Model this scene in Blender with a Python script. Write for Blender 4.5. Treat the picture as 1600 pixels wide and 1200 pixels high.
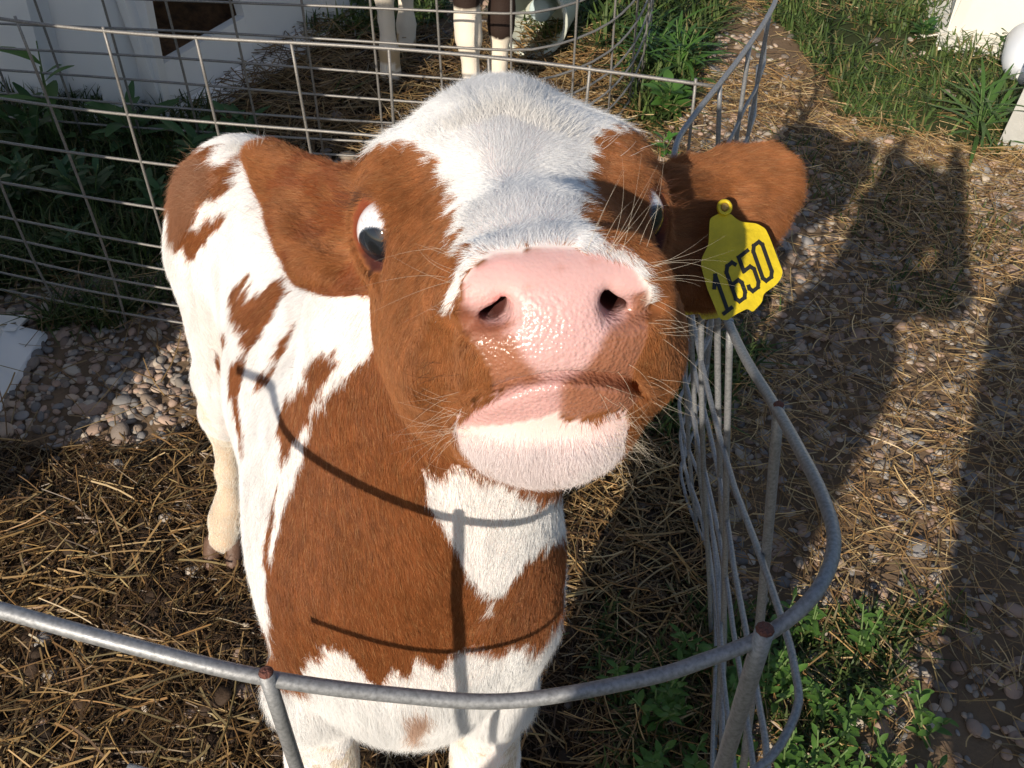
import bpy, math
import numpy as np
from mathutils import Vector, Matrix
for _o in list(bpy.data.objects):
    bpy.data.objects.remove(_o, do_unlink=True)
SC = bpy.context.scene
COL = SC.collection
PI = math.pi

# ------------------------------------------------------------------ camera, sky, sun, exposure
CAM = np.array([0.0, 0.0, 1.4])
PITCH = math.radians(45)
FPX = 1570.0
Fv = np.array([0, math.cos(PITCH), -math.sin(PITCH)])
Uv = np.array([0, math.sin(PITCH), math.cos(PITCH)])
Rv = np.array([1.0, 0, 0])
cam = bpy.data.cameras.new('camera')
cam.sensor_fit = 'HORIZONTAL'
cam.sensor_width = 36
cam.lens = 36 * FPX / 1600
cam.clip_start = 0.02
cam.clip_end = 500
camo = bpy.data.objects.new('camera', cam)
camo.location = CAM
camo.rotation_euler = (PI / 2 - PITCH, 0, 0)
COL.objects.link(camo)
SC.camera = camo

SUN_EL = math.radians(29)
SUN_AZ = math.radians(24)      # the light travels towards +y, this much to +x
Ld = np.array([math.sin(SUN_AZ) * math.cos(SUN_EL), math.cos(SUN_AZ) * math.cos(SUN_EL), -math.sin(SUN_EL)])
w = bpy.data.worlds.new('World')
SC.world = w
w.use_nodes = True
nt = w.node_tree
sky = nt.nodes.new('ShaderNodeTexSky')
sky.sky_type = 'NISHITA'
sky.sun_disc = False
sky.sun_elevation = SUN_EL
sky.sun_rotation = PI + SUN_AZ
nt.links.new(sky.outputs[0], nt.nodes['Background'].inputs[0])
nt.nodes['Background'].inputs[1].default_value = 0.105
sun = bpy.data.lights.new('sun', 'SUN')
sun.energy = 5.0
sun.angle = math.radians(0.5)
sun.color = (1.0, 0.885, 0.735)
suno = bpy.data.objects.new('sun', sun)
suno.rotation_euler = Vector(tuple(-Ld)).to_track_quat('Z', 'Y').to_euler()
COL.objects.link(suno)
SC.view_settings.view_transform = 'Standard'
SC.view_settings.look = 'None'
SC.view_settings.gamma = 1
SC.view_settings.use_curve_mapping = False
SC.view_settings.exposure = 0.14
SC.render.engine = 'CYCLES'
SC.cycles.max_bounces = 6
SC.cycles.transparent_max_bounces = 4


def P(px, py, d):
    """pixel of the 1600x1200 photo at depth d (metres along the view axis) -> world point"""
    px = np.asarray(px, float); py = np.asarray(py, float); d = np.asarray(d, float)
    return CAM + d[..., None] * Fv + ((px - 800) / FPX * d)[..., None] * Rv + ((600 - py) / FPX * d)[..., None] * Uv


def G(px, py, z=0.0):
    """pixel -> point on the ground at height z"""
    k = (600 - py) / FPX
    d = (CAM[2] - z) / (math.sin(PITCH) - k * math.cos(PITCH))
    return P(px, py, d)


def proj(p):
    v = p - CAM
    d = v @ Fv
    d = np.where(np.abs(d) < 1e-4, 1e-4, d)
    return 800 + FPX * (v @ Rv) / d, 600 - FPX * (v @ Uv) / d, d


# ------------------------------------------------------------------ helpers
_hash = np.random.default_rng(7).random((64, 64, 64)).astype(np.float32)


def noise(p, s=1.0, seed=0):
    """value noise in 0..1, p (n,3)"""
    q = np.asarray(p, np.float64) * s + seed * 17.31
    i = np.floor(q).astype(np.int64)
    f = q - i
    f = f * f * (3 - 2 * f)
    r = 0
    for dx in (0, 1):
        for dy in (0, 1):
            for dz in (0, 1):
                wgt = (f[:, 0] if dx else 1 - f[:, 0]) * (f[:, 1] if dy else 1 - f[:, 1]) * (f[:, 2] if dz else 1 - f[:, 2])
                r = r + wgt * _hash[(i[:, 0] + dx) % 64, (i[:, 1] + dy) % 64, (i[:, 2] + dz) % 64]
    return r


def noise2(x, y, s=1.0, seed=0):
    return noise(np.stack([x, y, np.zeros_like(x) + 0.5], 1), s, seed)


def inpoly(px, py, poly):
    """vectorised point in polygon"""
    poly = np.asarray(poly, float)
    inside = np.zeros(px.shape, bool)
    x1, y1 = poly[-1]
    for x2, y2 in poly:
        if y1 != y2:
            c = ((y1 > py) != (y2 > py)) & (px < (x2 - x1) * (py - y1) / (y2 - y1) + x1)
            inside ^= c
        x1, y1 = x2, y2
    return inside


def norm(a):
    return a / np.maximum(np.linalg.norm(a, axis=-1, keepdims=True), 1e-12)


def link(o, parent=None):
    COL.objects.link(o)
    if parent is not None:
        o.parent = parent
    return o


def tag(o, label=None, cat=None, group=None, kind=None):
    if label: o['label'] = label
    if cat: o['category'] = cat
    if group: o['group'] = group
    if kind: o['kind'] = kind
    return o


def empty(name, loc=(0, 0, 0), rz=0.0):
    o = bpy.data.objects.new(name, None)
    o.location = loc
    o.rotation_euler = (0, 0, rz)
    o.empty_display_size = 0.05
    COL.objects.link(o)
    return o


def mesh(name, V, F, mat, parent=None, smooth=True, col=None, origin=None):
    """numpy vertices + faces (n,3)/(n,4) or list of such arrays -> one mesh object; vertices are in world space"""
    V = np.asarray(V, np.float32)
    Fs = F if isinstance(F, list) else [F]
    Fs = [np.asarray(f, np.int32) for f in Fs if len(f)]
    me = bpy.data.meshes.new(name)
    me.vertices.add(len(V))
    off = np.zeros(3) if origin is None else np.asarray(origin, float)
    if parent is not None:
        off = off + np.array(parent.location)
        pp = parent.parent
        while pp is not None:
            off = off + np.array(pp.location); pp = pp.parent
    me.vertices.foreach_set('co', (V - off).astype(np.float32).ravel())
    nl = sum(f.size for f in Fs); npo = sum(len(f) for f in Fs)
    me.loops.add(nl); me.polygons.add(npo)
    me.loops.foreach_set('vertex_index', np.concatenate([f.ravel() for f in Fs]))
    tot = np.concatenate([np.full(len(f), f.shape[1], np.int32) for f in Fs])
    st = np.concatenate([[0], np.cumsum(tot)[:-1]]).astype(np.int32)
    me.polygons.foreach_set('loop_start', st)
    me.polygons.foreach_set('loop_total', tot)
    me.polygons.foreach_set('use_smooth', np.full(npo, smooth))
    if col is not None:
        a = me.color_attributes.new('col', 'FLOAT_COLOR', 'POINT')
        c = np.ones((len(V), 4), np.float32); c[:, :col.shape[1]] = col
        a.data.foreach_set('color', c.ravel())
    me.update(calc_edges=True)
    me.validate()
    me.materials.append(mat)
    o = bpy.data.objects.new(name, me)
    if origin is not None:
        o.location = origin
    return link(o, parent)


class MB:
    """collects pieces into one mesh"""
    def __init__(s):
        s.V = []; s.Q = []; s.T = []; s.C = []; s.n = 0

    def add(s, V, Q=None, T=None, c=None):
        V = np.asarray(V, float)
        if Q is not None and len(Q): s.Q.append(np.asarray(Q, np.int64) + s.n)
        if T is not None and len(T): s.T.append(np.asarray(T, np.int64) + s.n)
        s.V.append(V)
        if c is not None:
            s.C.append(np.broadcast_to(np.asarray(c, float), (len(V), 3)))
        s.n += len(V)

    def box(s, a, b, R=None, o=(0, 0, 0)):
        a = np.array(a, float); b = np.array(b, float)
        V = np.array([[x, y, z] for x in (a[0], b[0]) for y in (a[1], b[1]) for z in (a[2], b[2])])
        if R is not None: V = V @ np.asarray(R).T
        s.add(V + np.array(o), [[0, 1, 3, 2], [4, 6, 7, 5], [0, 4, 5, 1], [2, 3, 7, 6], [0, 2, 6, 4], [1, 5, 7, 3]])

    def tube(s, pts, r, n=8, cap=True):
        V, Q, T = tube_geo(pts, r, n, cap)
        s.add(V, Q, T)

    def build(s, name, mat, parent=None, smooth=True, origin=None):
        fs = []
        if s.Q: fs.append(np.concatenate(s.Q))
        if s.T: fs.append(np.concatenate(s.T))
        return mesh(name, np.concatenate(s.V), fs, mat, parent, smooth, np.concatenate(s.C) if s.C else None, origin)


def tube_geo(pts, r, n=8, cap=True):
    pts = np.asarray(pts, float)
    m = len(pts)
    r = np.broadcast_to(np.asarray(r, float), (m,))
    t = norm(np.gradient(pts, axis=0))
    ref = np.array([0.0, 0, 1.0]) if abs(t[0, 2]) < 0.8 else np.array([1.0, 0, 0])
    u = norm(np.cross(t[0], ref))
    ang = np.arange(n) * 2 * PI / n
    V = []
    for i in range(m):
        u = norm(u - (u @ t[i]) * t[i])
        v = np.cross(t[i], u)
        V.append(pts[i] + r[i] * (np.cos(ang)[:, None] * u + np.sin(ang)[:, None] * v))
    V = np.concatenate(V)
    Q = [[i * n + j, i * n + (j + 1) % n, (i + 1) * n + (j + 1) % n, (i + 1) * n + j] for i in range(m - 1) for j in range(n)]
    T = []
    if cap:
        V = np.concatenate([V, pts[[0, -1]]])
        a, b = len(V) - 2, len(V) - 1
        T = [[a, (j + 1) % n, j] for j in range(n)] + [[b, (m - 1) * n + j, (m - 1) * n + (j + 1) % n] for j in range(n)]
    return V, Q, T


def smoothline(pts, k=6):
    """Catmull-Rom"""
    p = np.asarray(pts, float)
    p = np.concatenate([[2 * p[0] - p[1]], p, [2 * p[-1] - p[-2]]])
    out = []
    for i in range(1, len(p) - 2):
        for t in np.arange(k) / k:
            a, b, c, d = p[i - 1:i + 3]
            out.append(0.5 * (2 * b + (c - a) * t + (2 * a - 5 * b + 4 * c - d) * t * t + (3 * b - a - 3 * c + d) * t ** 3))
    out.append(p[-2])
    return np.array(out)


# ------------------------------------------------------------------ materials
def mat_new(name):
    m = bpy.data.materials.new(name)
    m.use_nodes = True
    n = m.node_tree.nodes
    return m, n, m.node_tree.links, n['Principled BSDF']


def simple(name, color, rough=0.6, metal=0.0, spec=0.5, bump=0, bscale=50, var=0.0, vscale=8):
    m, n, l, b = mat_new(name)
    b.inputs['Base Color'].default_value = (*color, 1)
    b.inputs['Roughness'].default_value = rough
    b.inputs['Metallic'].default_value = metal
    b.inputs['Specular IOR Level'].default_value = spec
    tc = n.new('ShaderNodeTexCoord')
    if var:
        t = n.new('ShaderNodeTexNoise'); t.inputs['Scale'].default_value = vscale; t.inputs['Detail'].default_value = 8
        l.new(tc.outputs['Object'], t.inputs['Vector'])
        r = n.new('ShaderNodeMapRange'); r.inputs[1].default_value = 0.3; r.inputs[2].default_value = 0.7
        r.inputs[3].default_value = 1 - var; r.inputs[4].default_value = 1 + var
        l.new(t.outputs[0], r.inputs[0])
        x = n.new('ShaderNodeVectorMath'); x.operation = 'SCALE'; x.inputs[0].default_value = color
        l.new(r.outputs[0], x.inputs['Scale']); l.new(x.outputs[0], b.inputs['Base Color'])
    if bump:
        t = n.new('ShaderNodeTexNoise'); t.inputs['Scale'].default_value = bscale; t.inputs['Detail'].default_value = 6
        l.new(tc.outputs['Object'], t.inputs['Vector'])
        bp = n.new('ShaderNodeBump'); bp.inputs['Strength'].default_value = bump; bp.inputs['Distance'].default_value = 0.01
        l.new(t.outputs[0], bp.inputs['Height']); l.new(bp.outputs[0], b.inputs['Normal'])
    return m


def attr_mat(name, attr='col', rough=0.7, spec=0.3, translucent=0.0, bump=0, bscale=300):
    m, n, l, b = mat_new(name)
    a = n.new('ShaderNodeAttribute'); a.attribute_name = attr
    l.new(a.outputs['Color'], b.inputs['Base Color'])
    b.inputs['Roughness'].default_value = rough
    b.inputs['Specular IOR Level'].default_value = spec
    if bump:
        tc = n.new('ShaderNodeTexCoord')
        t = n.new('ShaderNodeTexNoise'); t.inputs['Scale'].default_value = bscale; t.inputs['Detail'].default_value = 4
        l.new(tc.outputs['Object'], t.inputs['Vector'])
        bp = n.new('ShaderNodeBump'); bp.inputs['Strength'].default_value = bump; bp.inputs['Distance'].default_value = 0.003
        l.new(t.outputs[0], bp.inputs['Height']); l.new(bp.outputs[0], b.inputs['Normal'])
    if translucent:
        tr = n.new('ShaderNodeBsdfTranslucent'); l.new(a.outputs['Color'], tr.inputs[0])
        mx = n.new('ShaderNodeMixShader'); mx.inputs[0].default_value = translucent
        l.new(b.outputs[0], mx.inputs[1]); l.new(tr.outputs[0], mx.inputs[2])
        l.new(mx.outputs[0], n['Material Output'].inputs[0])
    return m


# ------------------------------------------------------------------ implicit surfaces -> one continuous skin
def rc(a, b, r1, r2):
    """round cone"""
    a = np.array(a, float); b = np.array(b, float); ab = b - a; L2 = ab @ ab
    lo = np.minimum(a - r1, b - r2); hi = np.maximum(a + r1, b + r2)

    def f(p):
        pa = p - a
        t = np.clip((pa @ ab) / L2, 0, 1)
        return np.linalg.norm(pa - t[..., None] * ab, axis=-1) - (r1 + (r2 - r1) * t)
    return f, lo, hi


def el(c, r, M=None):
    """ellipsoid; columns of M are its axes"""
    c = np.array(c, float); r = np.array(r, float)
    M = np.eye(3) if M is None else np.asarray(M, float)
    R = r.max()

    def f(p):
        q = (p - c) @ M
        k0 = np.linalg.norm(q / r, axis=-1); k1 = np.linalg.norm(q / (r * r), axis=-1)
        return np.where(k1 > 1e-9, k0 * (k0 - 1) / np.maximum(k1, 1e-9), -r.min())
    return f, c - R, c + R


class Sdf:
    def __init__(s): s.ops = []

    def u(s, prim, k=0.02): s.ops.append(('u', prim, k)); return s

    def s_(s, prim, k=0.004): s.ops.append(('s', prim, k)); return s

    def bounds(s):
        lo = np.min([o[1][1] for o in s.ops if o[0] == 'u'], axis=0); hi = np.max([o[1][2] for o in s.ops if o[0] == 'u'], axis=0)
        return lo, hi

    def __call__(s, p):
        d = np.full(p.shape[:-1], 1.0)
        plo = p.reshape(-1, 3).min(0); phi = p.reshape(-1, 3).max(0)
        for op, (f, lo, hi), k in s.ops:
            gap = np.maximum(np.maximum(lo - phi, plo - hi), 0)
            g = np.linalg.norm(gap)
            if g > 0.08 + k: continue
            if op == 's' and g > k + 0.02: continue
            e = f(p)
            if op == 'u':
                h = np.maximum(k - np.abs(d - e), 0) / k
                d = np.minimum(d, e) - h * h * k * 0.25
            else:
                e = -e
                h = np.maximum(k - np.abs(d - e), 0) / k
                d = np.maximum(d, e) + h * h * k * 0.25
        return d


def polygonise(sdf, h, relax=2):
    """sparse surface nets"""
    lo, hi = sdf.bounds(); lo = lo - 3 * h - .01; hi = hi + 3 * h + .01
    N = 16
    nb = np.ceil((hi - lo) / (h * N)).astype(int)
    half = h * N * 0.5 * math.sqrt(3)
    vid = []; vpos = []; quads = []
    dims = (nb * N + 2).astype(np.int64)
    g = np.arange(N + 2)
    loc = np.stack(np.meshgrid(g, g, g, indexing='ij'), -1)

    def gid(i): return (i[..., 0] * dims[1] + i[..., 1]) * dims[2] + i[..., 2]
    for bx in range(nb[0]):
        for by in range(nb[1]):
            for bz in range(nb[2]):
                base = np.array([bx, by, bz]) * N
                c = lo + (base + N / 2) * h
                if abs(sdf(c[None])[0]) > half * 1.35 + 0.006: continue
                p = lo + (base + loc) * h
                d = sdf(p)
                if d.min() > 0 or d.max() < 0: continue
                I = d < 0
                # vertices for cells 0..N-1
                s = 0; cnt = 0
                D = d[:N + 1, :N + 1, :N + 1]; J = I[:N + 1, :N + 1, :N + 1]; L = loc[:N + 1, :N + 1, :N + 1].astype(float)
                acc = np.zeros((N, N, N, 3)); num = np.zeros((N, N, N))
                for ax in range(3):
                    sl0 = [slice(None)] * 3; sl1 = [slice(None)] * 3
                    sl0[ax] = slice(0, N); sl1[ax] = slice(1, N + 1)
                    sl0 = tuple(sl0); sl1 = tuple(sl1)
                    cr = J[sl0] != J[sl1]
                    t = np.where(cr, D[sl0] / np.where(cr, D[sl0] - D[sl1], 1), 0)
                    pt = L[sl0].copy(); pt[..., ax] += t
                    o = [a for a in range(3) if a != ax]
                    for e1 in (0, 1):
                        for e2 in (0, 1):
                            q = [slice(0, N)] * 3
                            q[o[0]] = slice(e1, e1 + N); q[o[1]] = slice(e2, e2 + N); q = tuple(q)
                            acc += np.where(cr[q][..., None], pt[q], 0); num += cr[q]
                m = num > 0
                if m.any():
                    ci = loc[:N, :N, :N][m] + base
                    vid.append(gid(ci)); vpos.append(lo + (base + acc[m] / num[m][:, None]) * h)
                # quads for edges starting at nodes 1..N (so that all four cells are >= this base)
                for ax in range(3):
                    o = [a for a in range(3) if a != ax]
                    A = I[1:N + 1, 1:N + 1, 1:N + 1]
                    sh = [slice(1, N + 1)] * 3; sh[ax] = slice(2, N + 2)
                    B = I[tuple(sh)]
                    for flip, mm in ((0, A & ~B), (1, ~A & B)):
                        if not mm.any(): continue
                        e = loc[1:N + 1, 1:N + 1, 1:N + 1][mm] + base
                        d1 = np.zeros(3, int); d2 = np.zeros(3, int); d1[o[0]] = 1; d2[o[1]] = 1
                        q = np.stack([gid(e), gid(e - d1), gid(e - d1 - d2), gid(e - d2)], 1)
                        if (ax == 1): q = q[:, ::-1]
                        if flip: q = q[:, ::-1]
                        quads.append(q)
    vid = np.concatenate(vid); vpos = np.concatenate(vpos)
    order = np.argsort(vid); vid = vid[order]; vpos = vpos[order]
    quads = np.concatenate(quads)
    idx = np.searchsorted(vid, quads); idx = np.minimum(idx, len(vid) - 1)
    ok = (vid[idx] == quads).all(1)
    idx = idx[ok]
    V = vpos
    for _ in range(relax):
        acc = np.zeros_like(V); cnt = np.zeros(len(V))
        for a, b in ((0, 1), (1, 2), (2, 3), (3, 0)):
            np.add.at(acc, idx[:, a], V[idx[:, b]]); np.add.at(cnt, idx[:, a], 1)
            np.add.at(acc, idx[:, b], V[idx[:, a]]); np.add.at(cnt, idx[:, b], 1)
        V = 0.5 * V + 0.5 * acc / np.maximum(cnt, 1)[:, None]
    return V, idx


def vnormals(V, Q):
    n = np.cross(V[Q[:, 2]] - V[Q[:, 0]], V[Q[:, 3]] - V[Q[:, 1]])
    N = np.zeros_like(V)
    for k in range(4): np.add.at(N, Q[:, k], n)
    return norm(N)
# ================================================================== the calf
# head frame: x to image right, y to the nose, z to the forehead
E0 = P(800, 351, 0.63)
_F = norm(np.array([0.098, -0.353, -0.931])); _X = np.array([0.995, 0.07, 0.0756]); _X = norm(_X - (_X @ _F) * _F); _Z = np.cross(_X, np.array([_F[0], _F[1], -_F[2]]) * 0 + _F)


def _w(v):      # (right, up, depth) -> world
    return v[0] * Rv + v[1] * Uv + v[2] * Fv


hF = _w(_F); hX = _w(_X); hZ = -np.cross(hX, hF)
HM = np.stack([hX, hF, hZ], 1)


def H(x, y, z):
    return E0 + x * hX + y * hF + z * hZ


def hrot(ax, deg):
    """rotation about a head axis, as matrix in world"""
    c, s = math.cos(math.radians(deg)), math.sin(math.radians(deg))
    R = {'x': [[1, 0, 0], [0, c, -s], [0, s, c]], 'y': [[c, 0, s], [0, 1, 0], [-s, 0, c]], 'z': [[c, -s, 0], [s, c, 0], [0, 0, 1]]}[ax]
    return HM @ np.array(R)


def surf(px, py, sd, d0=.36, d1=.8):
    """depth where the ray through a pixel meets a surface"""
    d = d0
    dr = P(px, py, 1.0) - CAM
    L = np.linalg.norm(dr)
    for _ in range(90):
        e = sd((CAM + d * dr)[None])[0]
        if e < .0004: break
        d += min(e, .05) / L * .8
        if d > d1: return None
    return d


EYE = {-1: P(579, 360, 0.592) - 0 * hX, 1: P(1009, 332, 0.600)}
EYEC = {}
head = Sdf()
head.u(el(H(0, -.035, 0), (.076, .085, .058), HM), .01)
head.u(el(H(0, -.078, .034), (.058, .050, .046), HM), .03)
for s in (-1, 1):
    head.u(el(H(s * .057, -.012, .024), (.036, .040, .034), hrot('y', s * 15)), .03)
    head.u(el(H(s * .073, -.002, .000), (.022, .034, .030), HM), .02)
head.u(el(H(0, -.028, .024), (.052, .075, .045), HM), .03)
head.u(rc(H(0, 0, .003), H(0, .12, .000), .052, .036), .04)
head.u(rc(H(0, .12, .000), H(0, .160, -.006), .036, .036), .03)
head.u(el(H(0, .163, -.010), (.049, .040, .036), HM), .02)
for s in (-1, 1):
    head.u(el(H(s * .033, .160, -.026), (.026, .034, .026), HM), .02)     # upper lips
    head.u(el(H(s * .047, .138, -.044), (.019, .030, .026), HM), .025)    # mouth corner
    head.u(rc(H(s * .022, .125, -.012), H(s * .040, .03, -.020), .034, .042), .03)
    head.u(rc(H(s * .040, .115, -.040), H(s * .044, .02, -.065), .034, .044), .03)
    head.u(el(H(s * .046, -.02, -.075), (.034, .062, .060), HM), .03)     # masseter
    head.u(rc(H(s * .022, .11, -.078), H(s * .036, .0, -.110), .027, .036), .03)
head.u(rc(H(0, .145, -.065), H(0, .05, -.095), .030, .040), .03)
head.u(rc(H(0, .05, -.095), H(0, -.03, -.105), .040, .045), .03)
head.u(el(H(0, .156, -.068), (.042, .033, .030), HM), .02)               # chin
head.u(el(H(0, .178, -.040), (.036, .017, .011), HM), .012)               # lower lip
head.u(el(H(0, .192, -.010), (.032, .016, .022), HM), .015)               # plate between nostrils
head.u(rc(H(-.033, .180, .010), H(.033, .180, .010), .0205, .0205), .015)      # upper roll of the nose
for s in (-1, 1):
    head.u(el(H(s * .041, .172, -.004), (.013, .020, .018), HM), .015)
# nostrils
for s in (-1, 1):
    head.s_(rc(H(s * .0255, .218, .004), H(s * .031, .170, .008), .0080, .0085), .006)
    head.s_(rc(H(s * .028, .212, .002), H(s * .046, .190, -.001), .0068, .0040), .006)
    head.u(rc(H(s * .029, .196, .011), H(s * .041, .189, .003), .0045, .004), .005)

# mouth: a deep groove along the lips
_m = [(714, 658), (728, 644), (750, 630), (800, 609), (840, 599), (880, 594), (920, 595), (960, 600), (990, 608), (1006, 620)]
_m = [P(x, y, surf(x, y, head) or .46) for x, y in _m]
_mv = smoothline(_m, 3)
vw = norm(_mv - CAM)
for i in range(len(_mv) - 1):
    e = min(i, len(_mv) - 2 - i) / 6.0
    rr = .0017 + .0014 * min(1, e)
    a, b = _mv[i], _mv[i + 1]
    head.s_(rc(a - hF * .0005, b - hF * .0005, rr, rr), .003)
    head.s_(rc(a - hF * .006 + hZ * .001, b - hF * .006 + hZ * .001, rr, rr), .003)
    head.s_(rc(a - hF * .011 + hZ * .002, b - hF * .011 + hZ * .002, rr * .8, rr * .8), .003)
# soft fold where the muzzle meets the cheek
for side in ([(676, 528), (668, 580), (667, 640), (684, 692)],):
    q = [P(x, y, (surf(x, y, head) or .5) - .0015) for x, y in side]
    q = smoothline(q, 3)
    for a, b in zip(q[:-1], q[1:]): head.s_(rc(a, b, .0050, .0050), .016)
# eyes: lid bulge, opening
for s, (ex, ey) in ((-1, (593, 362)), (1, (1013, 334))):
    n = norm(s * hX * (.66 if s < 0 else .82) + hF * (.72 if s < 0 else .55) + hZ * .16)
    sf = EYE[s]
    dd = surf(ex, ey, head)
    if dd is not None and abs(dd - .6) < .06: sf = P(ex, ey, dd)
    EYE[s] = sf + n * (.009 if s < 0 else .007)
    ax = -hZ * 0.84 + hF * 0.50
    ax = norm(ax - (ax @ n) * n)
    bx = np.cross(n, ax)
    M = np.stack([ax, bx, n], 1)
    c = EYE[s] - n * .0178
    EYEC[s] = (c, M)
    head.u(el(c, (.0290, .0235, .0212), M), .016)
    head.s_(el(c + n * .017, (.0226, .0142, .018), M), .003)
    head.s_(rc(EYE[s] + ax * .014 - n * .001, EYE[s] + ax * .027 - n * .003, .0030, .0014), .005)
EYE_R = .0194

# ears: sheets made of fans of round cones
ear = Sdf()
_eL = [P(562, 318, .672), P(412, 251, .725), P(434, 256, .73), P(428, 290, .715), P(452, 345, .70), P(470, 388, .69), P(485, 418, .675), P(530, 432, .668), P(482, 292, .715), P(532, 310, .70), P(560, 400, .655)]
B, T1, T2, R1_, R2_, R3_, R4_, R5_, U1, U2, L1_ = _eL


def sheet(sd, tris, r, k, n=5):
    for (a, b, c) in tris:
        for i in range(n + 1):
            t = i / n
            q = b * (1 - t) + c * t
            sd.u(rc(a, q, r * 1.5, r), k)


sheet(ear, [(B, T2, T1), (B, T1, R1_), (B, R1_, R2_), (L1_, R2_, R3_), (L1_, R3_, R4_), (L1_, R4_, R5_), (B, R2_, R3_)], .0065, .010)
ear.u(rc(U2, T2, .012, .007), .012)
ear.u(rc(B, U1, .016, .007), .014)
ear.u(rc(B, L1_, .018, .020), .016)
_eR = [P(1040, 318, .690), P(1218, 270, .725), P(1190, 254, .735), P(1130, 262, .735), P(1070, 280, .725), P(1220, 300, .715), P(1198, 336, .705), P(1170, 395, .70), P(1138, 440, .69), P(1098, 452, .68), P(1064, 448, .675), P(1045, 400, .67)]
b0, r1, r2, r3, r4, r5, r6, r7, r8, r9, r10, r11 = _eR
sheet(ear, [(b0, r1, r2), (b0, r2, r3), (b0, r1, r5), (b0, r5, r6), (b0, r6, r7), (b0, r7, r8), (r11, r8, r9), (r11, r9, r10), (b0, r8, r9)], .0060, .010)
ear.u(rc(r4, r3, .014, .008), .012)
ear.u(rc(r3, r2, .009, .008), .012)
ear.u(rc(b0, r11, .020, .016), .016)

for rim in ((T2, T1, R1_, R2_, R3_, R4_), (r2, r1, r5, r6, r7, r8)):
    for a, b in zip(rim[:-1], rim[1:]): ear.u(rc(a, b, .0082, .0082), .006)
for (xa, ya, xb, yb) in ((548, 345, 465, 305), (1060, 350, 1150, 300), (535, 375, 480, 345), (1075, 390, 1140, 350)):
    da, db_ = surf(xa, ya, ear, .55), surf(xb, yb, ear, .55)
    if da and db_: ear.s_(rc(P(xa, ya, da - .010), P(xb, yb, db_ - .007), .016, .011), .012)
body = Sdf()
AX = [np.array(v, float) for v in [(-.090, .545, .64), (-.120, .63, .655), (-.170, .74, .655), (-.215, .86, .655), (-.275, .965, .665)]]
body.u(rc(AX[0], AX[1], .106, .122), .02)
body.u(rc(AX[1], AX[2], .128, .118), .04)
body.u(rc(AX[2], AX[3], .118, .104), .04)
body.u(rc(AX[3], AX[4], .100, .096), .04)
body.u(rc((-.12, .62, .58), (-.19, .83, .56), .118, .10), .05)           # belly
body.u(el((-.100, .500, .62), (.112, .085, .13)), .05)                   # chest
body.u(el((-.095, .475, .545), (.075, .060, .075)), .05)                 # brisket
body.u(el((-.160, .535, .60), (.056, .075, .12)), .05)                   # shoulders
body.u(el((-.010, .545, .60), (.055, .075, .12)), .05)
body.u(rc((-.130, .62, .74), (-.16, .72, .745), .055, .045), .05)        # withers
body.u(rc((-.20, .82, .745), (-.310, .965, .752), .04, .042), .05)       # back
# neck
body.u(rc((-.098, .555, .70), (-.050, .565, .88), .125, .098), .05)
body.u(rc((-.050, .565, .88), tuple(H(0, -.045, -.045)), .098, .072), .04)
body.u(rc((-.050, .510, .76), tuple(H(0, -.02, -.095)), .078, .040), .05)
# pelvis, thighs
body.u(el((-.318, .985, .675), (.085, .085, .11)), .05)
body.u(rc((-.338, .975, .64), (-.360, .955, .47), .076, .056), .04)
body.u(rc((-.225, 1.01, .62), (-.215, .99, .47), .078, .055), .04)
# left-in-image hind leg
hl = [(-.375, .965, .45, .054), (-.405, .985, .36, .036), (-.425, 1.03, .28, .0245), (-.440, 1.045, .265, .024), (-.452, 1.035, .17, .0165), (-.462, 1.025, .10, .0200), (-.470, 1.012, .075, .0235), (-.478, 1.000, .04, .025)]
hr = [(x + .215, y + .045, z, r) for x, y, z, r in hl]
for L in (hl, hr):
    for a, b in zip(L[:-1], L[1:]):
        body.u(rc(a[:3], b[:3], a[3], b[3]), .02)
# front legs
fl = [(-.170, .53, .56, .060), (-.200, .515, .45, .047), (-.214, .51, .32, .034), (-.215, .500, .285, .034), (-.214, .505, .18, .0195), (-.214, .500, .10, .024), (-.214, .480, .05, .028)]
fr = [(-.015, .545, .54, .058), (-.022, .520, .43, .042), (-.030, .515, .32, .032), (-.031, .505, .285, .033), (-.034, .51, .18, .0195), (-.036, .505, .10, .024), (-.037, .485, .05, .028)]
for L in (fl, fr):
    for a, b in zip(L[:-1], L[1:]):
        body.u(rc(a[:3], b[:3], a[3], b[3]), .025)


class Join:
    def __init__(s, parts, k): s.parts = parts; s.k = k

    def bounds(s):
        b = [p.bounds() for p in s.parts]
        return np.min([x[0] for x in b], 0), np.max([x[1] for x in b], 0)

    def __call__(s, p):
        d = s.parts[0](p)
        for q in s.parts[1:]:
            e = q(p)
            h = np.maximum(s.k - np.abs(d - e), 0) / s.k
            d = np.minimum(d, e) - h * h * s.k * .25
        return d


allcalf = Join([head, ear, body], .012)
HS = 0.0024
CV, CQ = polygonise(allcalf, HS, 2)
CN = vnormals(CV, CQ)
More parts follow.
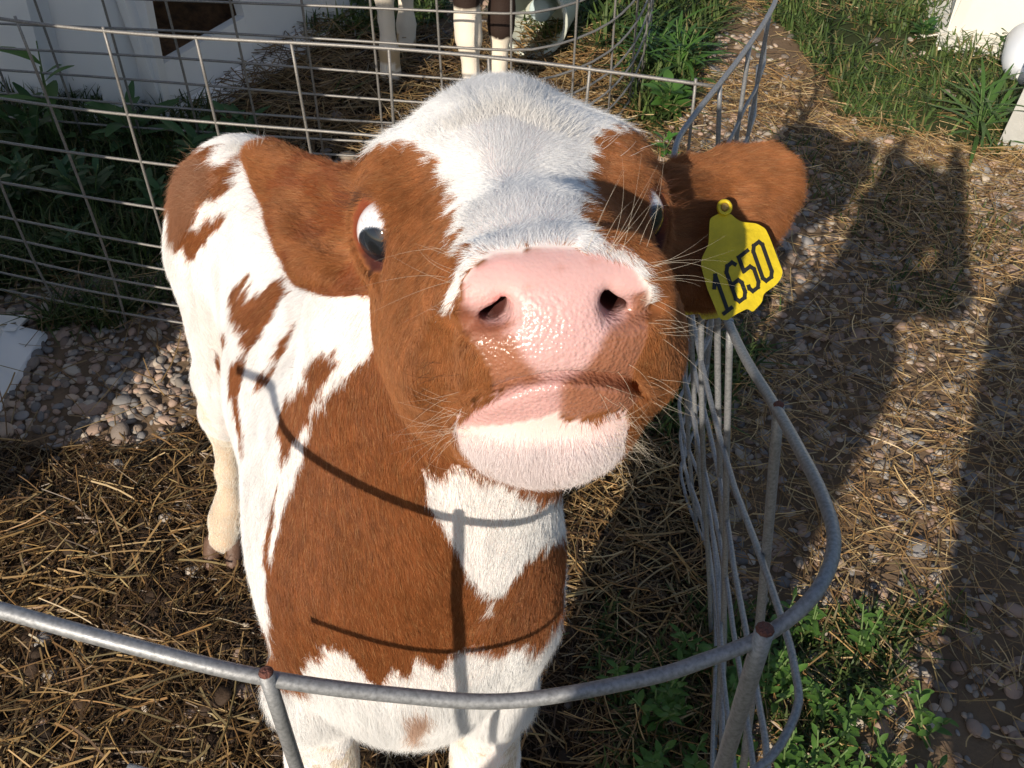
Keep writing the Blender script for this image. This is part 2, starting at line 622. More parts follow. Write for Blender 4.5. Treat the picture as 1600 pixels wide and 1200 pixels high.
# ------------------------------------------------------------------ coat pattern (a marking map of this calf, laid on its skin)
BLAZE = [(500, 40), (560, 225), (622, 222), (650, 226), (672, 240), (690, 265), (706, 290), (712, 335), (728, 375), (733, 402), (712, 430), (697, 462), (690, 492), (712, 472), (722, 440), (735, 424), (770, 398), (850, 386), (930, 388), (980, 406), (1003, 440), (1012, 474), (1024, 470), (1014, 425), (985, 388), (935, 368), (908, 340), (903, 312), (918, 280), (912, 245), (926, 214), (955, 200), (1080, 30)]
PAD = [(722, 470), (724, 440), (735, 424), (770, 398), (850, 387), (930, 389), (980, 407), (1006, 440), (1010, 455), (990, 463), (975, 500), (950, 516), (943, 532), (935, 550), (918, 574), (900, 588), (872, 594), (848, 592), (832, 575), (815, 548), (805, 526), (786, 518), (812, 500), (770, 505), (745, 490)]
WET = [(722, 470), (724, 440), (735, 424), (770, 398), (850, 387), (930, 389), (980, 407), (1006, 440), (1014, 480), (1010, 530), (992, 570), (985, 606), (935, 597), (880, 592), (800, 608), (772, 612), (765, 575), (748, 545), (722, 512), (712, 485)]
LIP = [(722, 650), (745, 628), (800, 606), (880, 588), (876, 620), (872, 645), (830, 658), (790, 666), (740, 668), (715, 668)]
LIPB = [(876, 592), (940, 596), (990, 606), (1000, 625), (985, 640), (940, 640), (900, 655), (872, 648)]
CHIN = [(718, 650), (745, 660), (790, 660), (868, 640), (885, 660), (930, 655), (975, 640), (985, 660), (975, 700), (960, 745), (938, 765), (900, 775), (860, 772), (830, 768), (790, 752), (755, 735), (725, 700), (710, 680)]
JAWW = [(704, 722), (760, 742), (850, 780), (905, 775), (960, 745), (960, 900), (700, 900)]
THROAT = [(660, 730), (690, 748), (705, 725), (760, 742), (850, 778), (960, 745), (910, 815), (885, 828), (850, 850), (825, 868), (812, 885), (800, 905), (788, 925), (770, 932), (752, 918), (738, 908), (722, 882), (712, 850), (695, 822), (676, 800), (668, 770)]
BROWN = [
    [(600, 520), (700, 500), (900, 700), (905, 800), (884, 830), (884, 900), (872, 960), (845, 1000), (800, 1012), (780, 1022), (745, 1008), (700, 1022), (690, 1050), (650, 1020), (640, 1060), (615, 1040), (592, 1075), (560, 1040), (540, 1015), (505, 1008), (495, 1025), (480, 1018), (470, 1040), (468, 1066), (430, 1058), (416, 1045), (412, 1000), (418, 960), (418, 920), (408, 880), (412, 850), (425, 870), (436, 820), (445, 790), (462, 745), (472, 705), (490, 645), (500, 625), (530, 600), (548, 582), (575, 560)],
    [(436, 720), (440, 690), (436, 660), (445, 620), (465, 600), (480, 575), (492, 555), (505, 545), (510, 555), (525, 543), (522, 560), (528, 570), (512, 590), (500, 610), (490, 625), (484, 650), (468, 675), (455, 695), (440, 718)],
    [(360, 475), (362, 450), (374, 438), (388, 424), (390, 432), (378, 455), (396, 442), (385, 465), (412, 450), (430, 440), (447, 430), (455, 458), (436, 480), (420, 505), (412, 512), (416, 520), (398, 535), (388, 545), (372, 560), (362, 580), (364, 610), (376, 600), (382, 580), (390, 558), (378, 512), (366, 498)],
    [(362, 560), (388, 552), (386, 580), (378, 600), (373, 625), (378, 655), (382, 700), (376, 690), (366, 640), (360, 600)],
    [(462, 500), (465, 508), (452, 530), (448, 548), (436, 560), (430, 550), (446, 522)],
    [(428, 565), (412, 575), (398, 588), (402, 595), (392, 612), (405, 604), (422, 590), (434, 572)],
    [(435, 755), (432, 790), (424, 830), (418, 870), (412, 868), (420, 820), (428, 780)],
    [(384, 664), (388, 700), (382, 710)],
    [(270, 272), (288, 250), (312, 228), (345, 222), (330, 250), (318, 250), (352, 262), (372, 242), (384, 238), (378, 258), (368, 280), (372, 292), (345, 302), (322, 315), (310, 322), (300, 340), (288, 352), (270, 370)],
    [(362, 327), (352, 340), (340, 356), (325, 372), (315, 388), (300, 405), (292, 402), (288, 382), (272, 398), (272, 375), (285, 352), (302, 332), (312, 330), (292, 360), (318, 345), (345, 330)],
    [(351, 506), (357, 528), (352, 545), (345, 525)], [(332, 545), (342, 560), (350, 582), (340, 575)],
]
TAILR = [(268, 275), (300, 240), (330, 250), (340, 285), (312, 300), (308, 330), (295, 350), (280, 372), (268, 372)]
BRISK = [(600, 1010), (645, 1030), (690, 1045), (670, 1110), (660, 1155), (640, 1150), (625, 1110), (600, 1060)]
RGB = np.array([
    [.92, .92, .92],     # 0 white coat
    [.385, .152, .054],   # 1 red coat
    [.61, .375, .36],      # 2 pink skin
    [.32, .135, .080],    # 3 pigmented bare skin
    [.91, .83, .83],      # 4 chin hair over pink skin
    [.92, .88, .80],      # 5 stained legs
    [.36, .17, .09],      # 6 tail head
    [.62, .44, .34],      # 7 roan brisket
    [.110, .040, .034],   # 8 inside of nostril
    [.21, .058, .030],     # 9 eyelid lining
    [.58, .34, .325],      # 10 lip
    [.30, .095, .032],    # 11 red ear fluff, darkened for the shade inside the ear
    [.300, .105, .034],   # 12 deeper red of neck and shoulder, its shaded side put into the colour
    [.030, .014, .010],   # 13 corner of the eye
])


SKIN = RGB.copy(); SKIN[0] = (.80, .70, .66); SKIN[4] = (.78, .57, .53); SKIN[5] = (.55, .42, .30); SKIN[1] = (.21, .082, .034); SKIN[11] = (.16, .07, .032); SKIN[12] = (.19, .072, .028)


def coat(p, lab, nrm, wig=None):
    """colour code at skin points; lab 0 head 1 ear 2 body"""
    q = p if wig is None else p + wig
    px, py, d = proj(q)
    w1 = (noise(p, 90, 1) - .5) * 9; w2 = (noise(p, 90, 2) - .5) * 9
    bx, by = px + w1, py + w2
    front = ((CAM - p) * nrm).sum(1) > -0.02
    code = np.zeros(len(p), int)
    # body
    b = lab == 2
    c = np.zeros(len(p), int)
    for poly in BROWN:
        c[inpoly(bx, by, poly) & front] = 12
    c[inpoly(bx, by, THROAT) & front] = 0
    c[inpoly(bx, by, [(764, 944), (774, 940), (772, 960), (766, 962)]) & front] = 0
    c[inpoly(bx, by, BRISK) & (p[:, 2] < .6) & front] = 7
    c[inpoly(px, py, TAILR)] = 6
    back = ~front & (noise(p, 7, 5) > .5)
    c[back & (p[:, 2] > .5)] = 12
    c[~front & (p[:, 2] > .72) & (p[:, 1] < .72)] = 12
    c[(c == 0) & (noise(p, 16, 9) + .3 * noise(p, 90, 6) > .45 + 3.0 * (p[:, 2] - .25))] = 5
    # white wraps over from the crest
    code[b] = c[b]
    # head
    h = lab == 0
    hl = (p - E0)
    hy = hl @ hF; hz = hl @ hZ; hx = hl @ hX
    c = np.ones(len(p), int)
    top = hz > -.03
    c[inpoly(bx, by, BLAZE) & top] = 0
    c[(hz > .045) & (hy < -.06) & (np.abs(hx) < .045)] = 0
    c[inpoly(bx, by, CHIN) & front] = 4
    c[inpoly(bx, by, JAWW) & (hz < -.06)] = 0
    c[inpoly(px + .4 * w1, py + .4 * w2, WET)] = 3
    c[inpoly(px + .4 * w1, py + .4 * w2, PAD)] = 2
    c[inpoly(px + .3 * w1, py + .3 * w2, LIP)] = 10
    c[inpoly(px + .5 * w1, py + .5 * w2, LIPB)] = 3
    c[inpoly(px, py, [(583, 404), (600, 402), (592, 418), (577, 438), (570, 436), (577, 418)])] = 13
    for s in (-1, 1):
        cc, M = EYEC[s]
        r = np.linalg.norm(p - cc, axis=1)
        lq = (p - cc) @ M
        e = (lq[:, 0] / .0228) ** 2 + (lq[:, 1] / .0147) ** 2
        c[(e < 1) & (lq[:, 2] > 0)] = 9
        c[(e < 1) & (lq[:, 2] > 0) & (lq[:, 0] > .009)] = 8
        # nostril inside
        a = H(s * .0255, .212, .008); bb = H(s * .030, .172, .010)
        ab = bb - a; t = np.clip(((p - a) @ ab) / (ab @ ab), 0, 1)
        dn = np.linalg.norm(p - a - t[:, None] * ab, axis=1)
        c[(dn < .0108) & (t > .50)] = 8
    code[h] = c[h]
    e = lab == 1
    ce = np.ones(len(p), int)
    ce[(px > 430) & (px < 600) & (noise(p, 60, 3) > .45)] = 11
    code[e] = ce[e]
    return code


LABV = np.zeros(len(CV), int)
_dh = np.empty(len(CV)); _de = np.empty(len(CV)); _db = np.empty(len(CV))
for i in range(0, len(CV), 3000):      # vertices are sorted by x slab
    pch = CV[i:i + 3000]
    _dh[i:i + 3000] = head(pch); _de[i:i + 3000] = ear(pch); _db[i:i + 3000] = body(pch)
LABV = np.argmin(np.stack([_dh, _de, _db], 1), 1)
codeV = coat(CV, LABV, CN)
colV = np.ones((len(CV), 4)); colV[:, :3] = SKIN[codeV]
hairless = np.isin(codeV, (2, 3, 8, 9, 10, 13))
_px, _py, _ = proj(CV)
# pink pad: small natural variation and freckles
_v = 1 + .12 * (noise(CV, 60, 4) - .5)
colV[:, :3] *= _v[:, None]
_pk = codeV == 2
_fr = (noise(CV, 420, 8) > .90) & _pk
colV[_fr, :3] = [.42, .16, .10]
_red = _pk & inpoly(_px, _py, [(735, 470), (738, 425), (790, 410), (830, 440), (800, 470), (760, 475)])
colV[_red, :3] = [.80, .40, .38]
_red = inpoly(_px, _py, [(712, 468), (745, 470), (790, 508), (780, 522), (740, 520), (715, 500)]) & (LABV == 0) & (codeV == 3)
colV[_red, :3] = [.23, .085, .050]
# smooth the skin colours a touch where bare
for _ in range(2):
    acc = np.zeros((len(CV), 3)); cnt = np.zeros(len(CV))
    for a, b in ((0, 1), (1, 2), (2, 3), (3, 0)):
        np.add.at(acc, CQ[:, a], colV[CQ[:, b], :3]); np.add.at(cnt, CQ[:, a], 1)
        np.add.at(acc, CQ[:, b], colV[CQ[:, a], :3]); np.add.at(cnt, CQ[:, b], 1)
    sm = acc / np.maximum(cnt, 1)[:, None]
    colV[hairless, :3] = .5 * colV[hairless, :3] + .5 * sm[hairless]
wetV = np.isin(codeV, (2, 3, 10)).astype(float)
_k = codeV == 2; wetV[_k] = .18 + .82 * np.clip((_py[_k] - 440) / 60 + .5 * (noise(CV[_k], 120, 6) - .5), 0, 1)
_rp = inpoly(_px, _py, [(712, 468), (745, 470), (790, 508), (780, 522), (740, 520), (715, 500)]); wetV[_rp] = .35
colV[:, 3] = wetV

m, n, l, b = mat_new('calf_skin')
a = n.new('ShaderNodeAttribute'); a.attribute_name = 'col'
l.new(a.outputs['Color'], b.inputs['Base Color'])
mr = n.new('ShaderNodeMapRange'); mr.inputs[3].default_value = .75; mr.inputs[4].default_value = .25
l.new(a.outputs['Alpha'], mr.inputs[0]); l.new(mr.outputs[0], b.inputs['Roughness'])
b.inputs['Subsurface Weight'].default_value = .25
b.inputs['Subsurface Scale'].default_value = .004
b.inputs['Subsurface Radius'].default_value = (1, .4, .25)
tc = n.new('ShaderNodeTexCoord')
vo = n.new('ShaderNodeTexVoronoi'); vo.inputs['Scale'].default_value = 560; vo.feature = 'SMOOTH_F1'
no = n.new('ShaderNodeTexNoise'); no.inputs['Scale'].default_value = 220; no.inputs['Detail'].default_value = 4
mp = n.new('ShaderNodeVectorMath'); mp.operation = 'MULTIPLY_ADD'; mp.inputs[1].default_value = (1, 1, 1)
l.new(tc.outputs['Object'], vo.inputs['Vector']); l.new(tc.outputs['Object'], no.inputs['Vector'])
ad = n.new('ShaderNodeMath'); ad.operation = 'ADD'
pw = n.new('ShaderNodeMath'); pw.operation = 'POWER'; pw.inputs[1].default_value = .85; l.new(a.outputs['Alpha'], pw.inputs[0])
l.new(vo.outputs['Distance'], ad.inputs[0]); l.new(no.outputs[0], ad.inputs[1])
ml = n.new('ShaderNodeMath'); ml.operation = 'MULTIPLY'
l.new(ad.outputs[0], ml.inputs[0]); l.new(pw.outputs[0], ml.inputs[1])
bp = n.new('ShaderNodeBump'); bp.inputs['Strength'].default_value = .65; bp.inputs['Distance'].default_value = .0011; bp.invert = True
l.new(ml.outputs[0], bp.inputs['Height']); l.new(bp.outputs[0], b.inputs['Normal'])
sm_ = n.new('ShaderNodeMath'); sm_.operation = 'MULTIPLY'; sm_.inputs[1].default_value = .62; l.new(a.outputs['Alpha'], sm_.inputs[0]); l.new(sm_.outputs[0], b.inputs['Specular IOR Level'])
m_skin = m

calf = empty('calf', (-.12, .7, 0))
tag(calf, 'red and white spotted calf lifting its pink nose to the camera inside the wire pen', 'calf')
cb = mesh('body', CV, CQ, m_skin, calf, True, colV)

# ------------------------------------------------------------------ eyes
m_eye, n, l, b = mat_new('eye')
a = n.new('ShaderNodeAttribute'); a.attribute_name = 'col'; l.new(a.outputs['Color'], b.inputs['Base Color'])
b.inputs['Roughness'].default_value = .06
b.inputs['Coat Weight'].default_value = .15
b.inputs['Coat Roughness'].default_value = .02
for s in (-1, 1):
    c, M = EYEC[s]
    th = np.linspace(0, PI, 50); ph = np.linspace(0, 2 * PI, 60, endpoint=False)
    D = np.array([[math.sin(t) * math.cos(q), math.sin(t) * math.sin(q), math.cos(t)] for t in th for q in ph])
    Q = [[i * 60 + j, i * 60 + (j + 1) % 60, (i + 1) * 60 + (j + 1) % 60, (i + 1) * 60 + j] for i in range(49) for j in range(60)]
    g = norm(np.array([.80 if s < 0 else .70, 0, 1.0]))     # gaze: rolled down and forward
    ang = np.degrees(np.arccos(np.clip(D @ g, -1, 1)))
    col = np.zeros((len(D), 3)); col[:] = (.74, .74, .78)
    vein = noise(D, 9, 3) * noise(D, 30, 5)
    col[vein > .42] = (.70, .52, .52)
    col[ang < 47] = (.10, .12, .15); col[ang < 44] = (.014, .017, .023)
    pu = (np.abs(D[:, 1] - g[1]) / .20) ** 2 + ((ang * PI / 180) / .42) ** 2
    col[pu < 1] = (.008, .009, .012)
    W = c + (D * EYE_R * np.array([1, 1, 1.0])) @ M.T
    eye_o = mesh('eye', W, np.array(Q), m_eye, calf, True, col)
# ================================================================== the place
def gz(x, y):
    """ground height"""
    z = .012 * (noise2(x, y, 3, 1) - .5) + .006 * (noise2(x, y, 14, 2) - .5)
    inside = ((x < .24) & (y < 1.45) & (y < 1.28 + .25 * (x + .3))).astype(float)
    return z + .022 * inside * (noise2(x, y, 9, 5) - .3) + .024 * inside * (noise2(x, y, 24, 8) - .3) + .008 * inside * noise2(x, y, 60, 9)


SHAPES = dict(
    GRASS=[[(1120, -200), (1640, -200), (1640, 230), (1560, 250), (1480, 205), (1400, 215), (1310, 180), (1290, 120), (1240, 60), (1200, 20), (1140, -60)],
           [(930, -80), (1150, -80), (1110, 60), (1090, 130), (1070, 180), (1010, 190), (985, 120), (940, 90)],
           [(780, -200), (980, -200), (1000, 60), (900, 90), (800, 75), (780, 30)],
           [(430, -200), (720, -200), (720, 10), (640, 45), (470, 60)],
           [(1040, 520), (1200, 540), (1090, 700), (1000, 690)]],
    WEED=[[(-60, 110), (140, 100), (330, 200), (340, 250), (300, 290), (260, 420), (-60, 470)]],
    DARKPEN=[[(300, 270), (350, 90), (480, 40), (980, 60), (1000, 200), (980, 240), (560, 250)]],
    BED=[[(-300, 640), (60, 690), (240, 700), (420, 560), (620, 480), (1100, 470), (1100, 700), (1120, 1000), (1080, 1500), (-400, 1500)]],
)


def shape(name, x, y, z=0, soft=0):
    p = np.stack([x, y, np.full_like(x, z)], 1)
    px, py, d = proj(p)
    if soft:
        px = px + soft * (noise2(x, y, 5, 3) - .5) * 2; py = py + soft * (noise2(x, y, 5, 4) - .5) * 2
    r = np.zeros(len(x), bool)
    for poly in SHAPES[name]: r |= inpoly(px, py, poly)
    return r & (d > .2)


def axis(a, b, core0, core1, nc, nf):
    return np.unique(np.round(np.concatenate([-np.geomspace(-core0 + 1e-9, -a, nf)[::-1] if core0 < 0 else np.linspace(a, core0, nf), np.linspace(core0, core1, nc), np.geomspace(core1, b, nf)]), 4))


gx = axis(-60, 60, -1.9, 1.9, 330, 16)
gy = np.unique(np.round(np.concatenate([np.linspace(-20, .2, 22), np.linspace(.2, 4.6, 380), np.geomspace(4.6, 120, 16)]), 4))
X, Y = np.meshgrid(gx, gy, indexing='ij')
xf, yf = X.ravel(), Y.ravel()
core = (np.abs(xf) < 2.0) & (yf > 0) & (yf < 4.7)
zf = np.where(core, gz(xf, yf), 0)
nx, ny = len(gx), len(gy)
I = np.arange(nx * ny).reshape(nx, ny)
Qg = np.stack([I[:-1, :-1].ravel(), I[1:, :-1].ravel(), I[1:, 1:].ravel(), I[:-1, 1:].ravel()], 1)
gc = np.tile([.16, .11, .07], (len(xf), 1))
bed = shape('BED', xf, yf, soft=25) & core
gc[bed] = [.034, .021, .012]
dp = shape('DARKPEN', xf, yf, soft=12) & core
gc[dp] = [.032, .022, .013]
gr = (shape('GRASS', xf, yf, soft=14) | shape('WEED', xf, yf, soft=10)) & core
gc[gr] = [.035, .045, .016]
gc[~core] = [.05, .065, .022]
gc *= (.75 + .5 * noise2(xf, yf, 30, 11))[:, None]
m_ground = attr_mat('soil', rough=.9, spec=.2, bump=.8, bscale=120)
go = mesh('ground', np.stack([xf, yf, zf], 1), Qg, m_ground, None, True, gc)
tag(go, kind='structure')
rng = np.random.default_rng(21)


def scatter(n, x0, x1, y0, y1):
    """more where it is near, over the part the camera looks at"""
    x = rng.uniform(x0, x1, n); y = rng.uniform(y0, y1, n)
    p = np.stack([x, y, np.zeros(n)], 1)
    px, py, d = proj(p)
    m = (px > -220) & (px < 1820) & (py > -160) & (py < 1500) & (d > .1)
    return x[m], y[m]


# ---- pebbles
def ico():
    import bmesh
    bm = bmesh.new(); bmesh.ops.create_icosphere(bm, subdivisions=2, radius=1)
    V = np.array([v.co[:] for v in bm.verts]); F = np.array([[v.index for v in f.verts] for f in bm.faces]); bm.free()
    return V, F


IV, IF = ico()


def pebbles(x, y, size, name, label, zoff=0):
    n = len(x)
    ax = np.stack([size * rng.uniform(.8, 1.35, n), size * rng.uniform(.65, .95, n), size * rng.uniform(.38, .62, n)], 1)
    ang = rng.uniform(0, 2 * PI, n); c, s = np.cos(ang), np.sin(ang)
    tl = rng.normal(0, .25, n)
    V = np.broadcast_to(IV, (n,) + IV.shape).copy()
    # lumpy: squash each pebble with a couple of random cosines
    for _ in range(3):
        k = norm(rng.standard_normal((n, 3))) * rng.uniform(1.2, 2.2, n)[:, None]
        ph = rng.uniform(0, 6.28, n)
        V *= 1 + .11 * np.sin(np.einsum('nij,nj->ni', np.broadcast_to(IV, (n,) + IV.shape), k) + ph[:, None])[..., None]
    V = V * ax[:, None, :]
    z = V[..., 2] + V[..., 0] * tl[:, None]
    xx = V[..., 0] * c[:, None] - V[..., 1] * s[:, None]; yy = V[..., 0] * s[:, None] + V[..., 1] * c[:, None]
    W = np.stack([xx + x[:, None], yy + y[:, None], z + (gz(x, y) + ax[:, 2] * rng.uniform(.05, .75, n) + zoff)[:, None]], -1)
    F = (IF[None] + (np.arange(n) * len(IV))[:, None, None]).reshape(-1, 3)
    base = np.array([[.33, .29, .25], [.24, .23, .225], [.40, .31, .24], [.20, .165, .14], [.46, .40, .33], [.32, .23, .18], [.38, .27, .21]])
    col = base[rng.integers(0, 7, n)] * rng.uniform(.6, 1.15, (n, 1))
    col = np.repeat(col, len(IV), 0)
    o = mesh(name, W.reshape(-1, 3), F, m_peb, None, True, col)
    tag(o, label, 'gravel', kind='stuff')


m_peb = attr_mat('pebble', rough=.72, spec=.35, bump=.35, bscale=260)
x, y = scatter(95000, -2.2, 2.3, .35, 4.4)
keep = ~shape('BED', x, y, soft=40) | (rng.random(len(x)) < .05)
keep &= ~(shape('DARKPEN', x, y, soft=12)) | (rng.random(len(x)) < .05)
keep &= ~(shape('GRASS', x, y, soft=30)) | (rng.random(len(x)) < .10)
keep &= ~(shape('WEED', x, y, soft=20)) | (rng.random(len(x)) < .25)
# thins out where straw and soil cover it
px, py, d = proj(np.stack([x, y, 0 * x], 1))
keep &= (rng.random(len(x)) < np.clip(.50 + 1.3 * (noise2(x, y, 4, 31) - .45) + .6 * (px < 560), 0, 1))
keep &= (y < 2.9) | (rng.random(len(x)) < .35)
x, y = x[keep], y[keep]
pebbles(x, y, .0080 * np.exp(rng.normal(0, .34, len(x))), 'gravel', 'rounded grey and tan pebbles covering the path and the pen edge')

# dark clods of manure trodden into the bedding
m_clod = attr_mat('manure', rough=.8, spec=.3, bump=1.0, bscale=140)
x, y = scatter(3800, -1.6, .5, .25, 1.9)
m = shape('BED', x, y, soft=25) & (noise2(x, y, 6, 33) > .42)
x, y = x[m], y[m]
_mp = m_peb; m_peb = m_clod
pebbles(x, y, np.minimum(.010 * np.exp(rng.normal(0, .45, len(x))), .020), 'manure_clods', 'dark crumbly manure clods among the straw bedding')
m_peb = _mp
_c = bpy.data.objects['manure_clods']
_a = _c.data.color_attributes['col']; _v = np.empty(len(_c.data.vertices) * 4, np.float32); _a.data.foreach_get('color', _v); _v = _v.reshape(-1, 4)
_v[:, :3] = _v[:, :3].mean(1, keepdims=True) * np.array([.14, .085, .05]); _a.data.foreach_set('color', _v.ravel())
_c['category'] = 'manure'

# ---- straw
m_straw = attr_mat('straw', rough=.45, spec=.5, translucent=.15)


def straws(x, y, ln, wd, col, z0, tilt, name, label):
    n = len(x)
    a = rng.uniform(0, 2 * PI, n)
    bend = rng.normal(0, .22, n)
    el_ = np.abs(rng.normal(0, tilt, n))
    k = 4
    t = np.linspace(-.5, .5, k)
    cx = []
    for tt in t:
        aa = a + bend * tt
        cx.append(np.stack([x + ln * tt * np.cos(aa), y + ln * tt * np.sin(aa), z0 + ln * (tt + .5) * np.sin(el_) + wd * .5], 1))
    P3 = np.stack(cx, 1)                                    # n,k,3
    side = np.stack([-np.sin(a), np.cos(a), rng.normal(0, .5, n)], 1); side = norm(side)
    up = norm(np.cross(np.stack([np.cos(a), np.sin(a), el_], 1), side))
    r = wd[:, None] * .5
    ring = [side * r, -.5 * side * r + .6 * up * r, -.5 * side * r - .6 * up * r]
    V = np.stack([P3 + q[:, None, :] for q in ring], 2)      # n,k,3,3
    V = V.reshape(n, k * 3, 3)
    q = []
    for i in range(k - 1):
        for j in range(3):
            q.append([i * 3 + j, i * 3 + (j + 1) % 3, (i + 1) * 3 + (j + 1) % 3, (i + 1) * 3 + j])
    F = (np.array(q)[None] + (np.arange(n) * k * 3)[:, None, None]).reshape(-1, 4)
    o = mesh(name, V.reshape(-1, 3), F, m_straw, None, False, np.repeat(col, k * 3, 0))
    return tag(o, label, 'straw', kind='stuff')


def strawcol(n, gold):
    pal = np.array([[.42, .27, .11], [.30, .17, .065], [.52, .38, .19], [.14, .075, .03], [.20, .12, .05], [.34, .26, .12]])
    pr = np.array([.28, .22, .16, .10, .12, .12]) if gold else np.array([.12, .16, .04, .34, .28, .06])
    c = pal[rng.choice(6, n, p=pr / pr.sum())]
    return c * rng.uniform(.5, 1.15, (n, 1))


# bedding in this pen: matted, dark below, some bright stems on top
x, y = scatter(56000, -1.6, .6, .25, 1.9)
m = shape('BED', x, y, soft=25) & (x < .30)
x, y = x[m], y[m]; n_ = len(x)
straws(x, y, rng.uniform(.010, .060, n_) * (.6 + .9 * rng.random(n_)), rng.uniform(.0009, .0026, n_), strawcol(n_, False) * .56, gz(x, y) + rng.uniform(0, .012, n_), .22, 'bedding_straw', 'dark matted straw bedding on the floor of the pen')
x, y = scatter(8000, -1.6, .6, .25, 1.9)
m = shape('BED', x, y, soft=45) & (noise2(x, y, 7, 51) > .40)
x, y = x[m], y[m]; n_ = len(x)
straws(x, y, rng.uniform(.03, .12, n_), rng.uniform(.0016, .0042, n_), strawcol(n_, True), gz(x, y) + rng.uniform(.006, .018, n_), .15, 'loose_straw', 'bright loose straw stems lying over the bedding')
# straw on the path
x, y = scatter(62000, .1, 2.4, .6, 4.4)
px, py, d = proj(np.stack([x, y, 0 * x], 1))
m = (rng.random(len(x)) < np.clip(.50 + 1.7 * (noise2(x, y, 3.2, 61) - .4), .05, 1)) & (~shape('GRASS', x, y, soft=20) | (rng.random(len(x)) < .25)) & ~shape('WEED', x, y)
x, y = x[m], y[m]; n_ = len(x)
straws(x, y, rng.uniform(.015, .10, n_) * np.where(rng.random(n_) < .05, 1.8, 1), rng.uniform(.0010, .0028, n_), strawcol(n_, True) * 1.1, gz(x, y) + rng.uniform(.008, .024, n_), .10, 'path_straw', 'loose straw strewn over the gravel path')
# straw at left and in the neighbour's pen
x, y = scatter(46000, -2.2, 1.0, 1.2, 4.2)
px, py, d = proj(np.stack([x, y, 0 * x], 1))
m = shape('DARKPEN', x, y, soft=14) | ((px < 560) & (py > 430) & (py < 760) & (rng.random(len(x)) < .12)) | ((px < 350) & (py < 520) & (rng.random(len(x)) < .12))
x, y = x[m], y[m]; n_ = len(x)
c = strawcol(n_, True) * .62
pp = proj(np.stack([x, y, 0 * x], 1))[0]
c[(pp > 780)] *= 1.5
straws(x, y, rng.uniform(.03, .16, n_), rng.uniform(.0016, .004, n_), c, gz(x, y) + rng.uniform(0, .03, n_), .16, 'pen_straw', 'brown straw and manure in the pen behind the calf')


# ---- grass
m_grass = attr_mat('grass', rough=.5, spec=.3, translucent=.35)


def blades(x, y, h, wd, col, name, label, lean=.5):
    n = len(x)
    a = rng.uniform(0, 2 * PI, n); ln = np.abs(rng.normal(0, lean, n)) + .1
    dx, dy = np.cos(a), np.sin(a)
    z0 = gz(x, y)
    rows = []
    for t, ww in ((0, 1.0), (.4, .95), (.75, .6), (1.0, .08)):
        off = ln * t * t * h
        cx = np.stack([x + dx * off, y + dy * off, z0 + h * t * (1 - .25 * ln * t)], 1)
        s = np.stack([-dy, dx, 0 * dx], 1) * (wd * ww * .5)[:, None]
        rows += [cx - s, cx + s]
    V = np.stack(rows, 1)
    F = (np.array([[0, 1, 3, 2], [2, 3, 5, 4], [4, 5, 7, 6]])[None] + (np.arange(n) * 8)[:, None, None]).reshape(-1, 4)
    o = mesh(name, V.reshape(-1, 3), F, m_grass, None, True, np.repeat(col, 8, 0))
    return tag(o, label, 'grass', kind='stuff')


def greencol(n):
    pal = np.array([[.080, .125, .032], [.055, .095, .026], [.105, .145, .045], [.190, .160, .070], [.045, .075, .024]])
    return pal[rng.choice(5, n, p=[.30, .26, .2, .11, .13])] * rng.uniform(.7, 1.25, (n, 1))


x, y = scatter(170000, -1.6, 2.6, 1.2, 4.6)
px, py, d = proj(np.stack([x, y, 0 * x], 1))
m = shape('GRASS', x, y, soft=26) & (rng.random(len(x)) < np.clip(.25 + 2.0 * (noise2(x, y, 6, 71) - .25), .08, 1))
x, y = x[m], y[m]; n_ = len(x); px = px[m]; py = py[m]
tall = np.where((px > 930) & (px < 1150) & (py < 200), 1.7, 1.0) * np.where((px < 1000) & (py < 80), 1.5, 1)
blades(x, y, rng.uniform(.020, .065, n_) * tall, rng.uniform(.003, .0065, n_) * (.7 + .5 * tall), greencol(n_) * 1.25, 'grass', 'short green grass at the edge of the gravel path', 1.1)
x, y = scatter(9000, .1, 1.7, .7, 2.4)
px, py, d = proj(np.stack([x, y, 0 * x], 1))
m = (noise2(x, y, 5, 73) > .66)
x, y = x[m], y[m]; n_ = len(x)
blades(x, y, rng.uniform(.015, .05, n_), rng.uniform(.002, .0045, n_), greencol(n_), 'path_grass', 'sparse tufts of grass growing through the gravel path', .9)
x, y = scatter(26000, -2.2, -.35, 1.4, 2.5)
m = shape('WEED', x, y, soft=14) | ((proj(np.stack([x, y, 0 * x], 1))[1] < 520) & (noise2(x, y, 7, 75) > .66))
x, y = x[m], y[m]; n_ = len(x)
blades(x, y, rng.uniform(.03, .10, n_), rng.uniform(.003, .007, n_), greencol(n_) * .8, 'weed_grass', 'rough grass and weeds in the shade behind the pen panel', .8)


# ---- leafy plants
def leaf(mb, base, d, up, L, W, col, curl=.3, n=5):
    """one pointed leaf as a folded blade"""
    d = norm(np.array(d, float)); side = norm(np.cross(d, up)); upn = np.cross(side, d)
    V = []
    for i in range(n + 1):
        t = i / n
        w_ = W * math.sin(PI * min(1, (t * .92 + .04))) ** .8 * .5
        c = base + d * L * t + upn * (-curl * L * t * t)
        V += [c - side * w_ + upn * w_ * .25, c, c + side * w_ + upn * w_ * .25]
    Q = []
    for i in range(n):
        for j in (0, 1):
            Q.append([i * 3 + j, i * 3 + j + 1, i * 3 + j + 4, i * 3 + j + 3])
    mb.add(V, Q, None, np.array(col) * (.85 + .3 * rng.random()))


m_leaf = attr_mat('leaf', rough=.45, spec=.4, translucent=.3, bump=.2, bscale=80)
m_stem = simple('stem', (.10, .16, .05), .6)


